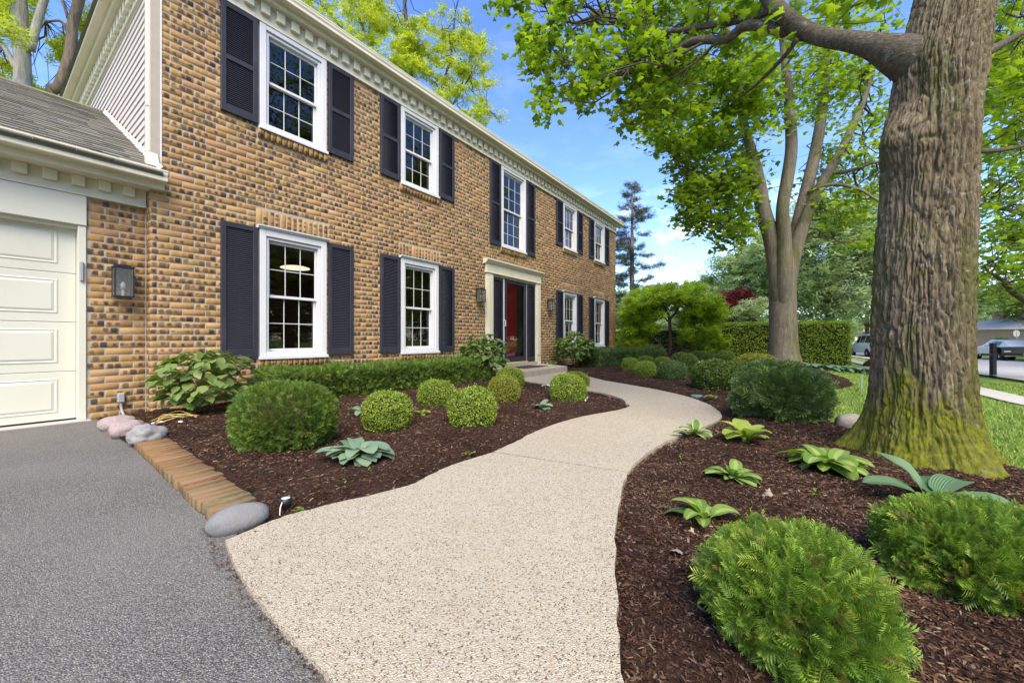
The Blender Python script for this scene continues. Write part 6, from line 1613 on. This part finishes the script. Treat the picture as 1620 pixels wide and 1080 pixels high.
# unseen trees added along the far kerb, so panes mirror leaves, not sky
STX = [(38, -23, 11, 10), (50, -29, 13, 12), (64, -39, 14, 13), (46, -37, 14, 12), (27, -21.5, 9, 8), (6, -27, 12, 11), (-9, -29, 13, 12), (22, -30, 12, 11), (14, -25, 10, 9), (-2, -24, 10, 9), (31, -27, 13, 12), (-18, -25, 11, 10)]
STL = ['nearest past the right edge of view', 'second past the right edge of view', 'third past the right edge of view', 'set back from the kerb past the right edge of view', 'at the kerb past the mailbox', 'facing the front door', 'behind the driveway', 'beyond the mailbox', 'right of the one facing the door', 'left of the one facing the door', 'farthest along the street', 'farthest back along the street']
for k, (x, y, h, w) in enumerate(STX):
    rg = np.random.default_rng(80 + k)
    d = rg.normal(size=(90, 3)); d /= np.linalg.norm(d, axis=1)[:, None]; r = 1 - .6 * rg.random(90) ** 1.6
    cl = np.stack((x + d[:, 0] * w / 2 * r, y + d[:, 1] * w / 2 * r, h * .54 + d[:, 2] * h * .46 * r, rg.uniform(.1, .17, 90) * w), 1)
    make_tree('reflection_tree', 'unseen tree added for pane reflections across the street ' + STL[k], (x, y, -.5), [[(x, y, -.6, .4), (x, y, 2, .3), (x, y, h * .6, .15), (x, y, h * .9, .04)]], 'bark_dark', cl, TUFT, 50, .3, .5, 'leaf_far_deep', 'unseen trees added for pane reflections', None, .7, 90 + k, 8)

# a far wood closes the view down the street
rg = np.random.default_rng(123); n = 420; pxs = rg.uniform(900, 1760, n); dd = rg.uniform(88, 120, n)
cl = np.array([(*at(a, 0, d_)[:2], rg.uniform(-.5, 6.5), rg.uniform(1.2, 2.4)) for a, d_ in zip(pxs, dd)])
ci = np.repeat(np.arange(n), 36); off = rg.normal(0, .55, (len(ci), 3)); P = cl[ci, :3] + off * cl[ci, 3:4]
me = scatter_mesh('far_woods', TUFT[0], TUFT[1], P, rg.normal(size=P.shape), rg.normal(0, .6, P.shape) + (0, 0, 1), rg.uniform(.6, 1.1, len(P)), M['leaf_far'])
tag(link('far_woods', me), 'distant pale green woods closing the view down the street', 'woods', None, 'stuff')

# ------------------------------------------------------------------ stones, edging, small things
def rock(c, a, b, h, rz, mat, label, seed, cut=.35, group='stones', rough=.28, freq=1.7, name='boulder', p=2.3):
    nu, nv = 36, 22; V = []; e_ = .0
    for j in range(nv + 1):
        ph = -math.pi / 2 + math.pi * j / nv
        for i in range(nu):
            th = 2 * math.pi * i / nu; V.append((math.cos(ph) * math.cos(th), math.cos(ph) * math.sin(th), math.sin(ph)))
    D = np.array(V); Q = D / (np.abs(D) ** p).sum(1)[:, None] ** (1 / p)
    n = vnoise3(D * freq + seed * 3.1, seed) - .5 + .45 * (vnoise3(D * freq * 2.6 + seed, seed + 1) - .5) + .15 * (vnoise3(D * freq * 7, seed + 2) - .5)
    Q = Q * (1 + rough * 2 * n)[:, None] * (a / 2, b / 2, h / (1 + (1 - cut))) + (0, 0, h * (1 - cut) * .5)
    F = [(j * nu + i, j * nu + (i + 1) % nu, (j + 1) * nu + (i + 1) % nu, (j + 1) * nu + i) for j in range(nv) for i in range(nu)]
    o = link(name, mesh_np(name, Q, [np.array(F)], M[mat], True)); o.location = tuple(c); o.rotation_euler = (0, 0, rz); tag(o, label, 'stone', group); return o
rock((.775, -.66, .015), .25, .20, .125, .2, 'stone_pink', 'pinkish granite boulder nearest the garage wall', 1, rough=.10)
rock((.765, -1.12, .015), .23, .21, .14, -.3, 'stone_pink', 'pinkish granite boulder in the middle of the three by the drive', 2, rough=.10)
rock((.80, -1.55, .015), .22, .19, .15, .5, 'stone_grey', 'angular grey boulder at the top end of the brick edging', 3, rough=.22, freq=2.2)
rock((.675, -3.715, .012), .235, .12, .10, -.12, 'stone_river', 'smooth grey river stone lying at the corner of the walk', 4, rough=.06, freq=1.2, name='river_stone', p=2.2)
f = gnd(1342, 676); rock((f[0] + .03, f[1] - .02, float(zg(f[0], f[1]))), .27, .15, .135, -1.0, 'stone_tan', 'tan fieldstone at the lawn edge left of the big trunk', 5, rough=.09)
f = gnd(1107, 587); rock((f[0] + .2, f[1], -.05), .46, .4, .34, 0, 'stone_white', 'white boulder among the clipped shrubs of the far bed', 6, rough=.12)

edg = empty('brick_edging', (.80, -2.65, 0)); tag(edg, 'row of worn bricks laid side by side between drive and mulch', 'edging')
a0, a1 = np.array((.800, -1.72)), np.array((.715, -3.52)); n = 25
v, f, uv = brick_tv(.185, .070)
v3 = np.stack((v[:, 0], v[:, 2], -v[:, 1]), 1)
bm_ = mesh_np('brick', v3, [np.array(f)], M['paver'], uv=uv)
dv = (a1 - a0); rgk = random.Random(4)
for k in range(n):
    p = a0 + dv * (k / (n - 1)); o = link('brick', bm_, edg); o.location = (p[0] + rgk.uniform(-.006, .006), p[1], .056 + rgk.uniform(-.005, .005))
    o.rotation_euler = (rgk.uniform(-.015, .015), rgk.uniform(-.02, .02), .05 + rgk.uniform(-.012, .012))

# garden spotlight by the walk
f = gnd(452, 812); e = empty('garden_spotlight', (f[0], f[1], .01)); tag(e, 'small black garden spotlight on a stake beside the river stone', 'spotlight')
k = MB(); k.lathe([(.004, -.03), (.012, .02), (.02, .028), (.026, .045), (.027, .062), (.020, .064)], (0, 0, 0), 18); k.build('housing', M['black_metal'], e, False, True)
k = MB(); k.lathe([(.019, .0641), (.012, .066), (.003, .067)], (0, 0, 0), 16); k.build('lens', M['bulb'], e, False)
k = MB(); k.tube(catmull([(-.02, -.012, .055), (-.032, -.018, .03), (-.035, -.02, -.01)], 4), .0025, 6); k.build('cable', M['white_cord'], e, False)

# white cord of a rope light in the bed, wire bundle with bulbs by the house corner
def cord(pts, r, mat, name, label, cat='cord', group=None):
    e = MB(); e.tube(catmull(pts, 6), r, 6); o = e.build(name, M[mat], None, True, True); tag(o, label, cat, group); return o
g = lambda px, py, z=.03: tuple(gnd(px, py, z))
cord([g(765, 609), g(800, 611), g(840, 610), g(858, 613), g(868, 609), g(876, 612, .045), g(866, 615), g(858, 610, .04), g(880, 611)], .012, 'white_cord', 'rope_light', 'white rope light lying in the bed before the front step', 'rope light', 'white rope lights')
cord([g(928, 622), g(934, 626), g(938, 632), g(930, 637), g(926, 632, .05), g(934, 628), g(940, 635)], .011, 'white_cord', 'rope_light', 'loop of white rope light beside the boxwood pair at the walk bend', 'rope light', 'white rope lights')
e = empty('wire_bundle', tuple(gnd(275, 668))); tag(e, 'tangle of yellowish wire with glass bulbs under the leafy shrub', 'wire')
k = MB()
for q in range(6):
    rgq = random.Random(q); P = [g(240 + rgq.uniform(-4, 6), 668 + rgq.uniform(-3, 6), .05), g(262 + rgq.uniform(-5, 5), 660 + rgq.uniform(-5, 5), .08), g(285, 655 + rgq.uniform(-6, 6), .10), g(312 + rgq.uniform(-6, 6), 653 + rgq.uniform(-5, 8), .07)]
    k.tube(catmull(P, 5), .004, 5)
k.build('wires', M['wire_yellow'], e)
for q, (px, py) in enumerate(((241, 671), (249, 669), (296, 657), (302, 667), (290, 668))):
    p = g(px, py, .05); k = MB(); k.lathe([(.004, 0), (.014, .012), (.016, .03), (.010, .045), (.004, .05)], (0, 0, 0), 10)
    o = k.build('bulb', M['bulb'], e, False, True); o.matrix_parent_inverse = worldm(e).inverted(); o.location = p; o.rotation_euler = (1.3, q * 1.3, q)
# door mat, valve lid, stake sign, splinter
m = MB(); m.bbox(7.35, 8.35, -.72, -.20, .1585, .172, .004); tag(m.build('door_mat', M['mat_fibre']), 'dark flat door mat on the front step', 'door mat')
p = gnd(1103, 629); k = MB(); k.lathe([(.085, -.02), (.085, .012), (.07, .018), (.02, .02)], (p[0], p[1], .02), 20); tag(k.build('valve_lid', M['lid_green']), 'flat green valve lid in the mulch beyond the walk', 'valve lid')
p = gnd(1363, 613); z = float(zg(p[0], p[1])); e = empty('stake_sign', (p[0], p[1], z - .03)); tag(e, 'small grey-green stake marker standing in the lawn left of the trunk', 'marker')
MB().bbox(-.045, .045, -.006, .006, .07, .30, .004).build('plate', M['stake_sign'], e, False); MB().box(-.012, .012, -.004, .004, -.05, .072).build('stake', M['stake_sign'], e, False); e.rotation_euler = (0, .12, YAWC + .7)
# dead leaves caught round two hostas, and a few strewn about
rgd = random.Random(12); dm = mesh_np('dry_leaf', np.array(ML[0]) * (1, 1, 1.6), [np.array(ML[1])], M['dry_leaf'])
for k, (px, py, n_, sp_) in enumerate(((1100, 858, 16, 24), (1205, 788, 13, 26))):
    c = gnd(px, py); e = empty('dead_leaves', (c[0], c[1], .03)); tag(e, ['curled pale dead leaves beside the small hosta behind the near yew', 'curled pale dead leaves beside the lime-centred hosta'][k], 'dead leaves', 'dead leaves')
    for q in range(n_):
        p = gnd(px + rgd.uniform(-sp_, sp_), py + rgd.uniform(-sp_, sp_) * .6); o = link('leaf', dm, e, False); o.location = (p[0] - c[0], p[1] - c[1], rgd.uniform(.0, .03)); s = rgd.uniform(.022, .042); o.scale = (s, s, s * 2.2)
        o.rotation_euler = (rgd.uniform(-1.2, 1.2), rgd.uniform(-1, 1), rgd.uniform(0, 6))
k = 0
for px, py, lab in ((548, 640, None), (1074, 892, 'single pale fallen leaf in the mulch left of the near yew'), (300, 872, None)):
    if not lab: continue
    p = gnd(px, py); o = link('fallen_leaf', dm); o.location = (p[0], p[1], .055); o.scale = (.05, .05, .05); o.rotation_euler = (.3, .2, 1.2); tag(o, lab, 'leaf')

# ------------------------------------------------------------------ street furniture
p = at(1571, 0, 12.9); z = float(zg(p[0], p[1])) - .03
e = empty('mailbox', (p[0], p[1], z), YAWC); tag(e, 'black mailbox on a square black post by the street', 'mailbox')
post = MB(); post.bbox(-.06, .06, -.06, .06, -.2, 1.13, .008); post.bbox(-.068, .068, -.068, .068, 1.1305, 1.155, .006); post.build('post', M['post_black'], e, False)
MB().bbox(-.36, .95, -.045, .045, .735, .805, .006).build('arm', M['post_black'], e, False)
prof = [(-.13, .81), (.13, .81), (.13, .93)] + [(.13 * math.cos(a), .93 + .10 * math.sin(a)) for a in np.linspace(.2, math.pi - .2, 7)] + [(-.13, .93)]
k = MB(); k.prism(prof, .12, 1.05); k.build('box', M['black_metal'], e, False)
MB().box(.20, .42, -.1335, -.1315, .865, .895).build('number_plate', M['white'], e, False)
p = at(1608, 0, 44); e = empty('stop_sign', (p[0], p[1], -.55), YAWC); tag(e, 'octagonal street sign seen from its grey back across the street', 'sign')
oc = [(.40 * math.cos(math.pi / 8 + k * math.pi / 4), .40 * math.sin(math.pi / 8 + k * math.pi / 4)) for k in range(8)]
k = MB(); k.add([(x, -.01, 2.05 + y) for x, y in oc] + [(x, .01, 2.05 + y) for x, y in oc], [tuple(range(8)), tuple(range(8, 16))[::-1]] + [(i, (i + 1) % 8, 8 + (i + 1) % 8, 8 + i) for i in range(8)]); k.fixn = True; k.build('plate', M['sign_back'], e, False)
MB().box(-.03, .03, -.04, -.012, -.3, 2.3).build('post', M['grey_metal'], e, False)

# ------------------------------------------------------------------ vehicles
def car(px, depth, gz, heading, L, W, stations, paintm, label, wheels, wr, name, glass_ranges, belt):
    p = at(px, 0, depth); e = empty(name, (p[0], p[1], gz), heading); tag(e, label, 'car', 'cars on the street')
    V = []; n = len(stations)
    for x, zb, zbelt, zt, wb, wt_ in stations:
        V += [(x, -wb * .92, zb), (x, -wb, zb + .18), (x, -wb, zbelt), (x, -wt_, zt), (x, 0, zt + .02), (x, wt_, zt), (x, wb, zbelt), (x, wb, zb + .18), (x, wb * .92, zb)]
    F = [(i * 9 + j, i * 9 + (j + 1) % 9, (i + 1) * 9 + (j + 1) % 9, (i + 1) * 9 + j) for i in range(n - 1) for j in range(9)] + [tuple(range(9)), tuple(range((n - 1) * 9, n * 9))[::-1]]
    k = MB().add(V, F); k.fixn = True; body = k.build('body', M[paintm], e, False)
    def st(x):
        for a, b in zip(stations[:-1], stations[1:]):
            if a[0] <= x <= b[0]: t = (x - a[0]) / (b[0] - a[0]); return [a[q] + (b[q] - a[q]) * t for q in range(6)]
    for s in (-1, 1):
        for x0, x1 in glass_ranges:
            q = []
            for x, f in ((x0, .12), (x1, .12), (x1, .86), (x0, .86)):
                _, zb, zbt, zt, wb, wt_ = st(x); q.append((x, s * (wb + (wt_ - wb) * f + .012), zbt + (zt - zbt) * f))
            MB().add(q, [(0, 1, 2, 3)]).build('window', M['car_glass'], body, False)
        for x in wheels:
            yc = s * (W / 2 - .10); k = MB(); k.lathe([(wr * .62, -.11), (wr * .96, -.11), (wr, -.08), (wr, .08), (wr * .96, .11), (wr * .62, .11)], (0, 0, 0), 22); w = k.build('wheel', M['rubber'], e, False, False); w.location = (x, yc, wr); w.rotation_euler = (math.pi / 2, 0, 0)
            k = MB(); k.lathe([(.02, -.115), (wr * .60, -.10), (wr * .60, .10), (.02, .115)], (0, 0, 0), 14); r = k.build('rim', M['chrome'], w, False)
    xe = stations[0]; 
    for s in (-1, 1):
        MB().bbox(xe[0] - .02, xe[0] + .05, s * W * .40 - .09, s * W * .40 + .09, xe[2] - .28, xe[2] - .02, .01).build('tail_light', M['tail_light'], body, False)
    MB().bbox(xe[0] - .07, xe[0] + .02, -W * .42, W * .42, xe[1] + .02, xe[1] + .22, .03).build('bumper', M['grey_metal'], body, False)
    # rear glass
    a, b = stations[0], stations[1]
    MB().add([(a[0] - .012, -a[4] * .8, a[2] + .06), (a[0] - .012, a[4] * .8, a[2] + .06), (b[0] - .03, b[5] * .85, b[3] - .08), (b[0] - .03, -b[5] * .85, b[3] - .08)], [(0, 1, 2, 3)]).build('rear_window', M['car_glass'], body, False)
    return e
SUV = [(-2.3, .42, 1.05, 1.10, .86, .80), (-2.1, .38, 1.08, 1.72, .92, .74), (-1.0, .36, 1.08, 1.80, .94, .76), (.4, .36, 1.06, 1.76, .94, .74), (1.0, .36, 1.04, 1.12, .93, .80), (2.1, .38, .98, 1.02, .90, .74), (2.35, .45, .80, .84, .80, .6)]
SED = [(-2.35, .40, .92, .96, .78, .66), (-1.9, .34, .96, 1.02, .86, .70), (-1.2, .30, .96, 1.36, .88, .62), (.1, .30, .94, 1.42, .89, .62), (.75, .30, .92, 1.05, .89, .70), (2.0, .32, .80, .86, .86, .6), (2.35, .40, .66, .70, .74, .5)]
car(1383, 30, -.57, .22, 4.7, 1.9, SUV, 'paint_silver', 'silver sport utility vehicle parked on the street left of the big trunk', (-1.4, 1.45), .37, 'parked_car', [(-1.95, -1.05), (-.95, -.15), (-.05, .45)], 1.06)
car(1379, 44, -.6, .25, 4.7, 1.9, SUV, 'paint_white', 'white vehicle farther down the street behind the silver one', (-1.4, 1.45), .37, 'parked_car', [(-1.95, -1.05), (-.95, -.15), (-.05, .45)], 1.06)
car(1592, 26, -.60, .12, 4.7, 1.8, SED, 'paint_sage', 'low grey-green sedan on the street behind the mailbox', (-1.4, 1.4), .33, 'sedan_car', [(-1.25, -.45), (-.35, .35)], .95)

# ------------------------------------------------------------------ houses across the street
def far_house(px, depth, rz, w, dp, hw, roof_h, wallm, roofm, label, garage):
    p = at(px, 0, depth); e = empty('neighbour_house', (p[0], p[1], -.6), rz); tag(e, label, 'house', 'houses across the street')
    MB().box(-w / 2, w / 2, 0, dp, -.2, hw).build('wall', M[wallm], e, False); o = .5
    k = MB(); k.add([(-w / 2 - o, -o, hw), (w / 2 + o, -o, hw), (w / 2 + o, dp + o, hw), (-w / 2 - o, dp + o, hw), (-w / 2 + dp * .45, dp / 2, hw + roof_h), (w / 2 - dp * .45, dp / 2, hw + roof_h)], [(0, 1, 5, 4), (1, 2, 5), (2, 3, 4, 5), (3, 0, 4), (3, 2, 1, 0)]); k.build('roof', M[roofm], e, False)
    MB().box(-w / 2 - o, w / 2 + o, -o - .03, -o - .002, hw - .16, hw + .04).build('fascia', M['white'], e, False)
    x = -w / 2 + 1.2
    if garage:
        MB().box(garage, garage + 2.9, -.06, -.005, 0, 2.15).build('garage_door', M['shutter'], e, False)
        MB().box(garage - .4, garage - .02, -.08, -.005, 0, hw - .2).build('pilaster', M['white'], e, False)
    while x < w / 2 - 2:
        if not garage or not (garage - 2.2 < x < garage + 3.4):
            f = MB().box(x - .08, x + 1.48, -.05, -.004, .8, 2.2).build('window', M['white'], e, False); MB().box(x, x + 1.4, -.07, -.052, .88, 2.12).build('pane', M['car_glass'], f, False)
        x += 3.2
    k = MB().box(-w / 2 + 2.6, -w / 2 + 3.3, dp * .45, dp * .6, hw, hw + roof_h + .7).build('chimney', M[wallm], e, False)
    return e
far_house(1690, 50, YAWC + .10, 13, 8, 2.75, 1.9, 'brick_far', 'roof_far', 'low brick house with pale grey hip roof and dark garage door across the street', -3.9)
far_house(1500, 66, YAWC - .05, 15, 8, 2.9, 2.3, 'brick_far', 'roof_far_tan', 'brick house with tan roof half hidden by the big trunk', None)
for k, (px, d, w, h) in enumerate(((1583, 47, 2.0, 1.7), (1600, 46.5, 3.4, .95), (1622, 45.5, 1.6, .8))):
    p = at(px, 0, d); tuft_shrub(p, w, h, 900, .10, .2, 'leaf_far_deep', ['tall clipped bush before the house across the street', 'low clipped bush row beside the taller one across the street', 'rounded bush before the far garage door'][k], 'far_bush', group='bushes across the street', z=-.6, seed=30 + k)
